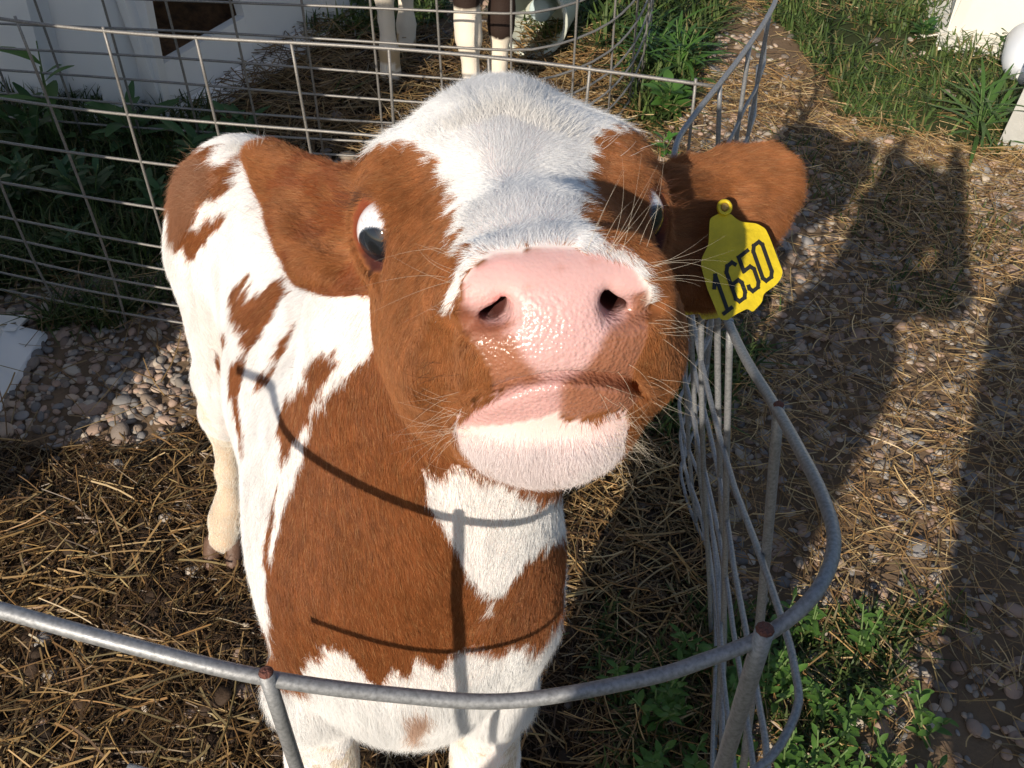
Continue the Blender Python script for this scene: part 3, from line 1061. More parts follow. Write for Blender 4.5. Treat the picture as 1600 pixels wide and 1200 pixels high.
def plant(x, y, h, nl, L, W, label, name='weed_plant', cat='weed', group=None, stems=1, col=(.055, .12, .028), spread=.4):
    z = float(gz(np.array([x]), np.array([y]))[0])
    root = empty(name, (x, y, z))
    tag(root, label, cat, group)
    lv, st = MB(), MB()
    for s in range(stems):
        a0 = rng.uniform(0, 6.28); q = spread * rng.uniform(.3, 1.1)
        hh = h * rng.uniform(.7, 1.1)
        tip = np.array([x, y, z]) + np.array([math.cos(a0) * q * hh, math.sin(a0) * q * hh, hh])
        mid = np.array([x, y, z]) * .5 + tip * .5 + np.array([0, 0, hh * .08])
        line = smoothline([(x, y, z - .005), mid, tip], 4)
        st.tube(line, np.linspace(.0016, .0008, len(line)) * (1 + h * 4), 5)
        for k in range(nl):
            t = .12 + .88 * (k + rng.random() * .5) / nl
            i = min(len(line) - 1, int(t * (len(line) - 1)))
            a = a0 + k * 2.4 + rng.normal() * .3
            d = (math.cos(a), math.sin(a), .45 + .5 * t)
            leaf(lv, line[i], d, np.array([0, 0, 1.0]), L * rng.uniform(.6, 1.1) * (1 - .35 * t), W * rng.uniform(.7, 1.1) * (1 - .3 * t), col, rng.uniform(.1, .5))
    st.build('stem', m_stem, root); lv.build('leaves', m_leaf, root)
    return root


def gp(px, py):
    g = G(px, py); return float(g[0]), float(g[1])


for i, (px_, py_, h, nl, L, W, ns, c, lab) in enumerate([
    (60, 250, .16, 7, .12, .035, 3, (.04, .10, .03), 'dark leafy weed at the left edge behind the pen panel'),
    (95, 235, .26, 4, .16, .050, 2, (.07, .16, .03), 'tall dock weed whose upright leaf stands before the white hutch'),
    (215, 235, .13, 6, .15, .045, 3, (.06, .14, .04), 'broad leaved weed at the foot of the white hutch corner'),
    (40, 330, .12, 8, .09, .028, 5, (.035, .09, .03), 'low bushy weed in the shade left of the first wire'),
    (150, 330, .13, 8, .09, .028, 5, (.035, .09, .03), 'dark bushy weed between the two left wires'),
    (250, 345, .10, 7, .09, .028, 4, (.045, .11, .035), 'small weed in shade beside the red spotted rump'),
    (330, 265, .12, 6, .10, .035, 4, (.05, .12, .04), 'bluish green weed above the rump of the calf'),
    (380, 225, .10, 6, .10, .035, 3, (.05, .12, .04), 'small leafy weed on the dark manure above the rump'),
    (120, 400, .07, 7, .07, .02, 4, (.045, .10, .03), 'low weed low down behind the left wire panel'),
    (1045, 180, .10, 6, .075, .045, 5, (.075, .17, .035), 'round leaved green plant beside the corner of the wire pens'),
    (1035, 245, .06, 4, .05, .025, 2, (.07, .19, .03), 'single bright leafed plant behind the right ear'),
    (1060, 130, .16, 8, .16, .014, 7, (.07, .16, .03), 'tall tuft of grass beside the neighbouring pen'),
    (1010, 110, .14, 8, .15, .013, 6, (.06, .14, .03), 'long bladed tuft of grass inside the neighbouring corner'),
    (1525, 215, .12, 8, .18, .014, 5, (.07, .15, .035), 'long arching grass tuft at the foot of the white board'),
    (1440, 60, .05, 6, .05, .02, 5, (.05, .12, .03), 'small dark weed at the foot of the far white hutch'),
    (1560, 75, .05, 6, .05, .02, 4, (.05, .12, .03), 'small leafy weed beside the white jug'),
]):
    gx_, gy_ = gp(px_, py_)
    plant(gx_, gy_, h, nl, L, W, lab, stems=ns, col=c)
# alfalfa at the lower right
for i in range(56):
    px_ = rng.uniform(960, 1440); py_ = rng.uniform(990, 1330)
    if px_ < 1060 and py_ < 1080: continue
    if px_ > 1340 and py_ < 1120: continue
    gx_, gy_ = gp(px_, py_)
    if gx_ < .14: continue
    plant(gx_, gy_, rng.uniform(.05, .11), 9, .028, .012, 'young leafy green clover plant by the foot of the wire panel', 'clover_plant', 'clover', 'clover plants at the foot of the wire panel', 3, (.085, .18, .035), .5)
x, y = scatter(9000, .05, .75, .5, 1.05)
px, py, d = proj(np.stack([x, y, 0 * x], 1))
m = (px > 930) & (px < 1480) & (py > 960) & (noise2(x, y, 9, 81) > .42)
x, y = x[m], y[m]; n_ = len(x)
blades(x, y, rng.uniform(.012, .05, n_), rng.uniform(.003, .007, n_), greencol(n_), 'undergrowth', 'fine green undergrowth around the foot of the wire panel', .9)
# ------------------------------------------------------------------ fur
GUIDE = {0: [(850, 365, 0, -1), (820, 310, 0, -1), (760, 330, -.4, -.8), (900, 330, .3, -.8), (785, 200, 0, -1), (700, 215, -.8, -.5), (880, 205, .7, -.6), (740, 270, -.9, .15), (860, 265, .9, .1), (790, 245, .1, -.9),
             (620, 260, -.75, .6), (660, 330, -.35, .9), (650, 420, -.25, 1), (600, 460, -.2, 1), (640, 600, -.12, 1), (560, 420, -.5, .8), (690, 540, -.5, .8), (700, 620, -.4, .9), (1020, 560, .5, .7), (1040, 620, .7, .6),
             (840, 700, 0, 1), (760, 690, -.4, .9), (950, 690, .5, .8), (900, 780, .3, 1), (960, 260, .6, .5), (980, 330, .3, .9), (940, 400, .2, .9), (700, 460, -.5, .5), (1020, 440, .6, .2), (780, 140, 0, -1), (800, 790, 0, 1), (560, 330, -.9, .1), (930, 350, .3, .8)],
         1: [(480, 300, -1, -.25), (420, 260, -1, -.3), (440, 400, -.9, .2), (500, 440, -.6, .7), (520, 350, -1, -.1), (1060, 320, 1, -.15), (1100, 290, 1, -.2), (1200, 270, 1, .05), (1220, 330, .9, .5), (1120, 420, .6, .8), (1060, 440, .1, 1)],
         2: [(560, 700, -.10, 1), (560, 900, 0, 1), (450, 600, -.55, .85), (430, 800, -.15, 1), (420, 470, -.7, .7), (500, 500, -.7, .5), (330, 330, -.8, .6), (290, 280, -.8, .5), (310, 550, -.05, 1), (340, 650, .15, 1), (350, 760, 0, 1), (620, 1040, .05, 1), (780, 830, .05, 1), (840, 950, .1, 1),
             (760, 1100, 0, 1), (480, 1100, 0, 1), (380, 640, -.2, 1), (640, 980, .15, 1), (700, 900, .1, 1), (370, 225, -.7, .2)]}
frng = np.random.default_rng(11)


def grow(dens, seed):
    pass


def fur_dir(p, nrm, lab, rng):
    px, py, d = proj(p)
    out = np.zeros((len(p), 3))
    for k, gl in GUIDE.items():
        m = lab == k
        if not m.any(): continue
        g = np.array(gl, float)
        X = px[m][:, None] - g[:, 0]; Y = py[m][:, None] - g[:, 1]
        wgt = 1 / (X * X + Y * Y + 600) ** 1.5
        v = wgt @ g[:, 2:4]
        out[m] = v[:, :1] * Rv - v[:, 1:] * Uv
    # skin facing away from the lens: hair runs backwards and down
    away = ((CAM - p) * nrm).sum(1) < 0
    out[away & (lab == 2)] = (-.3, .7, -.7)
    out = norm(out) + .0
    n1 = noise(p, 45, 21) - .5; n2 = noise(p, 45, 22) - .5
    out = out + .42 * (n1[:, None] * hX + n2[:, None] * hZ) + .13 * rng.standard_normal(p.shape)
    out = out - (out * nrm).sum(1, keepdims=True) * nrm
    return norm(out)


m_fur, n, l, b = mat_new('fur')
a = n.new('ShaderNodeAttribute'); a.attribute_name = 'hcol'
l.new(a.outputs['Color'], b.inputs['Base Color'])
b.inputs['Roughness'].default_value = .42
b.inputs['Specular IOR Level'].default_value = .35
tr = n.new('ShaderNodeBsdfTranslucent'); l.new(a.outputs['Color'], tr.inputs[0])
mx = n.new('ShaderNodeMixShader'); mx.inputs[0].default_value = .30
l.new(b.outputs[0], mx.inputs[1]); l.new(tr.outputs[0], mx.inputs[2]); l.new(mx.outputs[0], n['Material Output'].inputs[0])


def strands(name, pts, rad, col, mat, parent):
    """pts (n,k,3) world"""
    nS, k = pts.shape[:2]
    cu = bpy.data.hair_curves.new(name)
    cu.add_curves([k] * nS)
    off = np.array(parent.location)
    cu.position_data.foreach_set('vector', (pts - off).astype(np.float32).ravel())
    r = cu.attributes.get('radius') or cu.attributes.new('radius', 'FLOAT', 'POINT')
    r.data.foreach_set('value', rad.astype(np.float32).ravel())
    c = cu.attributes.new('hcol', 'FLOAT_COLOR', 'CURVE')
    cc = np.ones((nS, 4), np.float32); cc[:, :3] = col
    c.data.foreach_set('color', cc.ravel())
    cu.materials.append(mat)
    o = bpy.data.objects.new(name, cu)
    return link(o, parent)


def make_fur(V, Q, N, lab, count, seed, weight, lenfun, coatfun, rw, name, parent, dirfun, lift=.28):
    rng = np.random.default_rng(seed)
    A = .5 * np.linalg.norm(np.cross(V[Q[:, 2]] - V[Q[:, 0]], V[Q[:, 3]] - V[Q[:, 1]]), axis=1)
    wq = A * weight[Q[:, 0]]
    cdf = np.cumsum(wq); cdf /= cdf[-1]
    f = np.searchsorted(cdf, rng.random(count))
    a, bb = rng.random(count), rng.random(count)
    q = Q[f]
    wt = np.stack([(1 - a) * (1 - bb), a * (1 - bb), a * bb, (1 - a) * bb], 1)[..., None]
    p = (V[q] * wt).sum(1); nr = norm((N[q] * wt).sum(1)); lb = lab[q[:, 0]]
    D = dirfun(p, nr, lb, rng)
    ln, keep = lenfun(p, nr, lb, rng)
    clump = noise(p, 160, 31)
    wig = D * (.0012 + (rng.random(count) - .5) * .007 + (clump - .5) * .016)[:, None]
    code = coatfun(p, lb, nr, wig * np.where(ln > .004, 1, .3)[:, None])
    bare = (2, 3, 8, 9, 10, 13)
    c0 = coatfun(p, lb, nr)
    keep &= ~np.isin(c0, bare)
    code = np.where(np.isin(code, bare), c0, code)
    p, nr, D, ln, code = p[keep], nr[keep], D[keep], ln[keep], code[keep]
    k = len(p)
    t = np.array([0, .33, .66, 1.0])
    li = (lift * (.6 + .8 * rng.random(k)))[:, None]
    bend = rng.standard_normal((k, 3)) * .10
    pts = np.empty((k, 4, 3))
    for i, tt in enumerate(t):
        pts[:, i] = p - nr * .0004 + ln[:, None] * (tt * D + li * (tt - .45 * tt * tt) * nr + bend * tt * tt)
    rad = np.outer(rw * (.7 + .6 * rng.random(k)), np.array([1, .95, .75, .15]))
    vv = (.86 + .24 * rng.random(k)) * (.90 + .2 * noise(p, 30, 41))
    c = RGB[code] * vv[:, None]
    brn = np.isin(code, (1, 11, 12))
    fx, fy, _d = proj(p)
    c *= (.86 + .28 * noise2(fx / 9, fy / 60, 1, 3))[:, None] if name == 'body_fur' else 1
    c[brn] *= (.72 + .56 * noise(p[brn], 220, 44))[:, None]
    tanh = brn & (rng.random(k) < .08)
    c[tanh] = np.array([.46, .24, .10]) * vv[tanh][:, None]
    return strands(name, pts, rad, np.clip(c, 0, .96), m_fur, parent)


CF = ((CAM - CV) * CN).sum(1) / np.linalg.norm(CAM - CV, axis=1)
visw = np.where(CF > -.15, 1.0, .22)
lowleg = np.where(CV[:, 2] < .35, .5, 1.0)


def calf_len(p, nr, lab, rng):
    px, py, d = proj(p)
    hl = p - E0; hy = hl @ hF; hz = hl @ hZ
    ln = np.full(len(p), .010); jit = .65 + .7 * rng.random(len(p))
    h = lab == 0
    ln[h] = .0068
    ln[h & (hy > .09)] = .0058
    ln[h & (hy > .09) & (hz < -.03)] = .0070
    ln[inpoly(px, py, CHIN) & h] = .0085
    ln[inpoly(px, py, CHIN) & h & (py < 682 + 10 * rng.standard_normal(len(p)))] = .0042
    ln[h & (hy > .165) & (hz > -.035)] = .0052
    ln[h & (hy < -.02) & (hz > .03)] = .016
    pt = h & (hy < -.05) & (hz > .055)
    ln[pt] = .016
    ln[lab == 1] = .010
    b = lab == 2
    ln[b] = .010
    ln[b & (p[:, 2] < .62) & (p[:, 1] < .56) & (p[:, 2] > .42)] = .020
    ln[b & (p[:, 2] < .42)] = .008
    ln[b & inpoly(px, py, TAILR)] = .022
    ln *= .65 + .7 * rng.random(len(p))
    keep = ~(h & inpoly(px, py, CHIN) & (py < 710) & (rng.random(len(p)) > np.clip((py - 648) / 55, .08, 1)))
    return ln, keep


NF = 1.0
make_fur(CV, CQ, CN, LABV, int(560000 * NF), 3, visw * np.where(LABV == 0, 1, 0.0), calf_len, coat, .000075, 'head_fur', calf, fur_dir, .24)
make_fur(CV, CQ, CN, LABV, int(170000 * NF), 4, visw * np.where(LABV == 1, 1, 0.0), calf_len, coat, .00009, 'ear_fur', calf, fur_dir, .30)
make_fur(CV, CQ, CN, LABV, int(740000 * NF), 5, visw * np.where(LABV == 2, 1, 0.0) * lowleg, calf_len, coat, .0001, 'body_fur', calf, fur_dir, .18)

# loose topknot on the poll, eyelashes, whiskers
rng = np.random.default_rng(5)


def hairs(roots, dirs, lens, rads, cols, name, droop=.25, wob=.12, k=6):
    roots = np.array(roots); dirs = norm(np.array(dirs)); n_ = len(roots)
    t = np.linspace(0, 1, k)
    lens = np.asarray(lens)[:, None]
    side = norm(rng.standard_normal((n_, 3)))
    pts = np.stack([roots + lens * (tt * dirs + wob * tt * tt * side + np.array([0, 0, -droop]) * tt * tt) for tt in t], 1)
    rad = np.outer(rads, 1 - .85 * t)
    return strands(name, pts, rad, np.array(cols), m_fur, calf)


def skin_at(px, py, lab=None):
    """nearest visible skin vertex to a pixel"""
    px = float(px); py = float(py)
    e = (_px - px) ** 2 + (_py - py) ** 2
    m = e < 120
    if lab is not None: m &= (LABV == lab)
    m &= CF > 0
    if not m.any():
        i = np.argmin(e + 1e5 * (CF <= 0)); return CV[i], CN[i]
    ids = np.where(m)[0]
    i = ids[np.argmin(np.linalg.norm(CV[ids] - CAM, axis=1))]
    return CV[i], CN[i]


R_, D_, L_, C_, W_ = [], [], [], [], []


def whisk(px, py, dx, dy, ln, c=(.75, .66, .52), tow=.45, w=.000062):
    p, nn = skin_at(px, py)
    R_.append(p); D_.append(norm(dx * Rv - dy * Uv) + tow * nn + .15 * rng.standard_normal(3)); L_.append(ln * .85); C_.append(c); W_.append(w)


for _ in range(9): whisk(712 + rng.normal() * 12, 425 + rng.normal() * 22, -1, -.05 + rng.normal() * .3, .030 + .014 * rng.random())
for _ in range(12): whisk(960 + rng.normal() * 30, 378 + rng.normal() * 10, .6 + .3 * rng.normal(), -.8, .030 + .016 * rng.random())
for _ in range(9): whisk(1015 + rng.normal() * 6, 430 + rng.normal() * 24, 1, -.35 + rng.normal() * .25, .034 + .018 * rng.random())
for _ in range(14): whisk(1030 + rng.normal() * 10, 540 + rng.normal() * 50, 1, .15 + rng.normal() * .3, .030 + .018 * rng.random())
for _ in range(60): whisk(985 + rng.normal() * 26, 690 + rng.normal() * 40, .9, .35 + rng.normal() * .5, .012 + .016 * rng.random())
for _ in range(30): whisk(705 + rng.normal() * 12, 670 + rng.normal() * 24, -1, .2 + rng.normal() * .35, .024 + .012 * rng.random(), (.78, .70, .58))
for _ in range(18): whisk(800 + rng.normal() * 50, 790 + rng.normal() * 18, rng.normal() * .3, 1, .030 + .012 * rng.random(), (.14, .09, .06), .2, .0001)
for _ in range(16): whisk(680 + rng.normal() * 12, 600 + rng.normal() * 30, -1, .2 + rng.normal() * .25, .020, (.10, .05, .03), .3, .0001)
hairs(R_, D_, L_, np.array(W_), C_, 'whiskers', .12, .42, 9)
R_, D_, L_, C_, W_ = [], [], [], [], []
for _ in range(70): whisk(566 + rng.normal() * 14, 318 + rng.normal() * 8, -.95, -.2 + rng.normal() * .22, .020 + .008 * rng.random(), (.10, .045, .03), .2)
for _ in range(60): whisk(1018 + rng.normal() * 6, 300 + rng.normal() * 6, .95, -.1 + rng.normal() * .25, .018 + .006 * rng.random(), (.12, .05, .03), .2)
hairs(R_, D_, L_, np.array(W_), C_, 'eyelashes', .05, .15)
R_, D_, L_, C_, W_ = [], [], [], [], []
for _ in range(1100):
    x = rng.normal() * 62
    whisk(785 + x, 150 + abs(x) * .35 + rng.random() * 22, x / 120 + rng.normal() * .6, -1, .011 + .014 * rng.random(), tuple(np.array([.82, .80, .77]) * (.85 + .2 * rng.random())), .15, .00009)
hairs(R_, D_, L_, np.array(W_), C_, 'topknot', .0, .25)
R_, D_, L_, C_, W_ = [], [], [], [], []
for _ in range(420):
    whisk(475 + rng.normal() * 38, 335 + rng.normal() * 32, -.9, -.35 + rng.normal() * .3, .014 + .008 * rng.random(), tuple(np.array([.22, .085, .035]) * rng.uniform(.5, 1.6)), .35, .00008)
for _ in range(300):
    whisk(1085 + rng.normal() * 30, 335 + rng.normal() * 26, .9, -.25 + rng.normal() * .3, .014 + .008 * rng.random(), tuple(np.array([.22, .085, .035]) * rng.uniform(.5, 1.6)), .35, .00008)
for _ in range(160):
    whisk(366 + rng.normal() * 14, 222 + rng.random() * 10, .2 + rng.normal() * .4, -1, .010 + .010 * rng.random(), (.84, .82, .78), .2, .0001)
for _ in range(260):
    whisk(300 + rng.normal() * 18, 290 + rng.normal() * 28, -.8, -.1 + rng.normal() * .5, .016 + .010 * rng.random(), tuple(np.array([.50, .30, .18]) * rng.uniform(.5, 1.3)), .3, .0001)
hairs(R_, D_, L_, np.array(W_), C_, 'long_hair', .05, .25)
# tail hanging down behind the rump
tb = smoothline([(-.320, 1.060, .735), (-.345, 1.095, .68), (-.36, 1.11, .58), (-.37, 1.11, .46), (-.36, 1.10, .36)], 5)
tm = MB(); tm.tube(tb, np.linspace(.022, .010, len(tb)), 10); tm.build('tail', simple('tail_coat', (.45, .22, .12), .8), calf)
tip = tb[-1]
Rt = tip + rng.standard_normal((900, 3)) * .009
hairs(Rt, np.array([0, .05, -1]) + .13 * rng.standard_normal((900, 3)), .10 + .07 * rng.random(900), np.full(900, .0003), np.tile([.7, .62, .5], (900, 1)), 'tail_switch', .1, .2)
# ================================================================== wire pens
def wiremat(name, c, rough, metal, sp=.5):
    m, n, l, b = mat_new(name)
    tc = n.new('ShaderNodeTexCoord')
    t = n.new('ShaderNodeTexNoise'); t.inputs['Scale'].default_value = 420; t.inputs['Detail'].default_value = 6
    t2 = n.new('ShaderNodeTexNoise'); t2.inputs['Scale'].default_value = 9
    l.new(tc.outputs['Object'], t.inputs['Vector']); l.new(tc.outputs['Object'], t2.inputs['Vector'])
    r = n.new('ShaderNodeValToRGB')
    r.color_ramp.elements[0].position = .30; r.color_ramp.elements[0].color = (c[0] * .62, c[1] * .62, c[2] * .62, 1)
    r.color_ramp.elements[1].position = .62; r.color_ramp.elements[1].color = (*c, 1)
    l.new(t.outputs[0], r.inputs[0]); l.new(r.outputs[0], b.inputs['Base Color'])
    mr = n.new('ShaderNodeMapRange'); mr.inputs[3].default_value = rough - .12; mr.inputs[4].default_value = rough + .2
    l.new(t2.outputs[0], mr.inputs[0]); l.new(mr.outputs[0], b.inputs['Roughness'])
    b.inputs['Metallic'].default_value = metal
    bp = n.new('ShaderNodeBump'); bp.inputs['Strength'].default_value = .35; bp.inputs['Distance'].default_value = .0006
    l.new(t.outputs[0], bp.inputs['Height']); l.new(bp.outputs[0], b.inputs['Normal'])
    return m


m_wire = wiremat('galvanised_wire', (.30, .31, .325), .50, .45)
m_wire2 = wiremat('dull_wire', (.27, .26, .245), .5, .45)
m_cut = simple('rusty_cut', (.14, .05, .035), .8, bump=.6, bscale=400)


def wire(pts, r, name, mat, parent, n=8, smooth=5):
    mb = MB(); mb.tube(smoothline(pts, smooth) if len(pts) > 2 else np.array(pts), r, n); return mb.build(name, mat, parent)


# near pen: one bent panel, front loop and right side.  plan of the top rail, pixel + height
HTS = [.70, .60, .50, .40, .31, .23, .16, .10, .05]


def atz(px, py, z):
    k = (600 - py) / FPX
    d = (CAM[2] - z) / (math.sin(PITCH) - k * math.cos(PITCH))
    return P(px, py, d)


rail = [atz(-420, 850, .95), atz(-180, 905, .97), atz(0, 953, .967), atz(200, 1008, .957), atz(410, 1058, .942), atz(620, 1086, .922), atz(800, 1095, .912), atz(1000, 1062, .915), atz(1100, 1032, .922), atz(1200, 990, .932), atz(1275, 925, .945), atz(1303, 850, .94), atz(1285, 775, .925), atz(1245, 695, .90),
        atz(1205, 625, .87), atz(1165, 560, .835), atz(1137, 500, .80), atz(1110, 430, .765), atz(1080, 350, .72), atz(1056, 275, .68), atz(1057, 225, .68), atz(1085, 180, .68), atz(1125, 130, .68), atz(1165, 78, .68), atz(1200, 25, .68), atz(1215, -15, .68), atz(1218, -90, .68)]
rail = np.array(rail)
near = empty('wire_panel', (.216, .7, 0))
tag(near, 'thick grey wire panel bent round the front and right side of the calf', 'wire panel')
wire(rail, .0041, 'top_rail', m_wire, near, 12, 8)


def railpt(f):
    L = np.concatenate([[0], np.cumsum(np.linalg.norm(np.diff(rail, axis=0), axis=1))])
    return np.array([np.interp(f, L, rail[:, i]) for i in range(3)])


RL = np.sum(np.linalg.norm(np.diff(rail, axis=0), axis=1))
wr = np.random.default_rng(3)
# side wires (horizontal) follow the rail lower down, start right of the open front
fs = np.linspace(0, RL, 90)
pl = np.array([railpt(f) for f in fs])
RB = np.array([railpt(f) for f in fs])


def lower(p, k):
    """point under rail point p at height fraction k; the panel leans out and is dented towards the front corner"""
    q = p.copy()
    q[2] = p[2] * k
    side = np.clip((p[0] - .12) / .06, 0, 1) * np.interp(p[1], [.3, .6, 1.0, 1.32, 1.5], [1.0, 1.25, 1.6, 1.0, 0])
    q[0] = p[0] + (1 - k) * (.075 * side + .008 * math.sin(9 * p[1] + 3 * k) * side)
    q[1] = p[1] + (1 - k) * (-.02)
    return q


_rx, _ry, _rd = proj(pl)
i0 = int(np.argmin((_rx - 1190) ** 2 + (_ry - 997) ** 2))
i1 = next(i for i, p in enumerate(pl) if p[0] > .15 and p[1] > .43)
for j, k in enumerate([.80, .66, .53, .41, .30, .20, .11, .04]):
    seg = [lower(p, k) + np.array([.004 * (math.sin(7 * p[1] + j * 2.1) if p[0] > .1 and p[1] < 1.2 else 0), 0, .006 * math.sin(5 * p[1] + j)]) for p in pl[i0:]]
    # inward of the outer curve, ends cut near the front corner
    wire(seg, .0031, 'horizontal_wire', m_wire, near, 8, 2)
# the front wires left of the opening (out of frame low, they throw the shadow lines)
ifr = [p for p in pl if -.25 < p[0] < .13 and p[1] < .5]
wire([lower(p, .83) + np.array([0, 0, .006 * math.sin(22 * p[0])]) for p in ifr], .0030, 'horizontal_wire', m_wire, near, 8, 3)
# vertical rods
def vert(p, r, top=.012, out=0.0, lean=0.0, cut=True, toward=0.006):
    q = []
    for k in (1, .8, .6, .4, .2, 0.0):
        a = lower(p, k)
        a = a + out * norm(CAM - p) * 1.0
        a[0] += lean * (1 - k)
        q.append(a)
    q = np.array(q); q[0, 2] += top
    wire(q, r, 'vertical_wire', m_wire, near, 10, 4)
    if cut:
        t = norm(q[0] - q[1])
        mb = MB(); mb.tube([q[0] + t * .0002, q[0] + t * .0014], [r * .96, r * .7], 10); mb.build('cut_end', m_cut, bpy.data.objects[near.name])


def rail_at(px, py):
    """rail point whose picture is nearest a pixel"""
    x_, y_, d_ = proj(pl)
    f = np.linspace(0, RL, 900); pts = np.array([railpt(a) for a in f]); x_, y_, d_ = proj(pts)
    return pts[np.argmin((x_ - px) ** 2 + (y_ - py) ** 2)]


vert(rail_at(418, 1060), .0040, .005, .005, .0)
vert(rail_at(1190, 997), .0052, .006, .008, -.01)
vert(rail_at(1215, 640), .0042, .006, -.004, .02)
for (a, b, ln_) in ((1140, 505, .0), (1120, 455, .01), (1095, 395, -.01), (1075, 330, .0), (1060, 290, 0)):
    vert(rail_at(a, b), .0034, .004, 0, ln_, False)
for (a, b) in ((1125, 130), (1172, 68), (1205, 15)):
    vert(rail_at(a, b), .0036, .0, 0, .0, False)

# back panel
bk = empty('wire_panel', (-.3, 1.45, 0))
tag(bk, 'long straight wire panel with widening squares behind the rump of the calf', 'wire panel')
A0 = np.array([-1.62, 1.745, 0]); A1 = np.array([.300, 1.340, 0])


def bpt(u, z):
    """u 0..1 along the back panel"""
    p = A0 + (A1 - A0) * u
    p = p + np.array([0, .018 * math.sin(9 * u) + .05 * (.68 - z) * 0, 0])
    p[2] = z
    return p


for j, (z, r) in enumerate([(.672, .0029), (.520, .0026), (.425, .0026), (.328, .0026), (.240, .0025), (.188, .0025), (.140, .0025), (.094, .0025), (.045, .0025)]):
    wire([bpt(u, z + .004 * math.sin(11 * u + j)) for u in np.linspace(0, 1, 14)], r, 'top_rail' if j == 0 else 'horizontal_wire', m_wire2, bk, 7, 3)
for k in range(13):
    u = .030 + k * .0795
    if u > 1: break
    dx = .008 * math.sin(k * 2.7)
    wire([bpt(u, .676), bpt(u, .45) + [dx, 0, 0], bpt(u, .2) + [dx * 1.5, 0, 0], bpt(u, 0)], .0025, 'vertical_wire', m_wire2, bk, 7, 3)

# neighbour's pen: panel with a rounded right corner
nb = empty('wire_panel', (-.2, 2.15, 0))
tag(nb, 'farther wire panel curving round the pen of the black and white calf', 'wire panel')
npl = np.array([(-1.62, 2.33, 0), (-1.2, 2.27, 0), (-.8, 2.22, 0), (-.4, 2.17, 0), (-.02, 2.13, 0), (.10, 2.16, 0), (.20, 2.24, 0), (.28, 2.36, 0), (.35, 2.55, 0), (.41, 2.85, 0), (.45, 3.3, 0), (.47, 3.8, 0)], float)
npl = smoothline(npl, 5)
Ln = np.concatenate([[0], np.cumsum(np.linalg.norm(np.diff(npl, axis=0), axis=1))])


def npt(f, z):
    return np.array([np.interp(f, Ln, npl[:, 0]), np.interp(f, Ln, npl[:, 1]), z])


for j, z in enumerate([.85, .70, .60, .50, .41, .33, .26, .20, .14, .08, .03]):
    wire([npt(f, z + .008 * math.sin(2.5 * f + j)) for f in np.linspace(0, Ln[-1], 30)], .0030 if j else .004, 'horizontal_wire', m_wire2, nb, 6, 2)
for k in range(23):
    f = .06 + k * .157
    if f > Ln[-1]: break
    wire([npt(f, .86), npt(f, .5) + [.006 * math.sin(k * 1.9), 0, 0], npt(f, 0)], .0030, 'vertical_wire', m_wire2, nb, 6, 3)

# ================================================================== ear tag
m_tag = simple('yellow_plastic', (.62, .47, .015), .42, spec=.5, bump=.15, bscale=220, var=.20, vscale=45)
m_ink = simple('tag_ink', (.012, .012, .010), .6)
TD = .662


def tagpt(px, py, off=0.0):
    """plane of the front tag: slightly turned"""
    d = TD + (px - 1160) / FPX * .10 - (py - 410) / FPX * .20 - off
    return P(px, py, d)


def slab(outline, fn, th, mb):
    """flat outline with thickness and a triangulated face"""
    from mathutils.geometry import tessellate_polygon
    o = np.array(outline, float)
    F0 = np.array([fn(x, y, 0) for x, y in o]); F1 = np.array([fn(x, y, -th) for x, y in o])
    tri = tessellate_polygon([[Vector((x, y, 0)) for x, y in o]])
    tri = np.array(tri); n = len(o)
    T = np.concatenate([tri, tri[:, ::-1] + n])
    Q = [[i, (i + 1) % n, n + (i + 1) % n, n + i] for i in range(n)]
    mb.add(np.concatenate([F0, F1]), Q, T)


def roundpoly(pts, r=5, k=3):
    """rounded corners"""
    p = np.array(pts, float); n = len(p); out = []
    for i in range(n):
        a, b, c = p[i - 1], p[i], p[(i + 1) % n]
        u = (a - b) / np.linalg.norm(a - b); v = (c - b) / np.linalg.norm(c - b)
        q = min(r, .4 * np.linalg.norm(a - b), .4 * np.linalg.norm(c - b))
        s_, e_ = b + u * q, b + v * q
        for j in range(k + 1):
            t = j / k
            out.append((1 - t) ** 2 * s_ + 2 * t * (1 - t) * b + t * t * e_)
    return np.array(out)


tg = empty('ear_tag', tuple(tagpt(1132, 324)))
tag(tg, 'yellow plastic ear tag numbered 1650 hanging in the right ear of the calf', 'ear tag')
mb = MB()
slab(roundpoly([(1124, 333), (1141, 333), (1150, 342), (1160, 347), (1182, 349), (1196, 357), (1203, 372), (1223, 424), (1221, 434), (1213, 445), (1193, 459), (1191, 472), (1176, 488), (1168, 482), (1150, 491), (1136, 501), (1125, 499), (1105, 451), (1095, 414), (1097, 402), (1107, 382), (1109, 341)], 5), tagpt, .0016, mb)
mb.build('front_panel', m_tag, tg, smooth=False)
a_ = np.linspace(0, 2 * PI, 25)
ring = np.array([tagpt(1132 + 9.2 * math.cos(t), 324 + 10 * math.sin(t), .0012) for t in a_])
mb = MB(); mb.tube(ring, .0014, 8, False); mb.build('stud_ring', m_tag, tg)
mb = MB(); mb.tube([tagpt(1132, 324, -.004), tagpt(1132, 324, .001), tagpt(1132, 324, .0016)], [.0030, .0030, .0012], 14)
mb.build('stud', simple('stud_plastic', (.40, .25, .06), .5), tg)
mb = MB()
mb.tube([tagpt(1132, 324, 0), tagpt(1132, 324, -.03)], .0022, 10); mb.build('pin', m_tag, tg)


def backpt(px, py, off=0.0):
    return P(px, py, .704 + (px - 1085) / FPX * .1 - off)


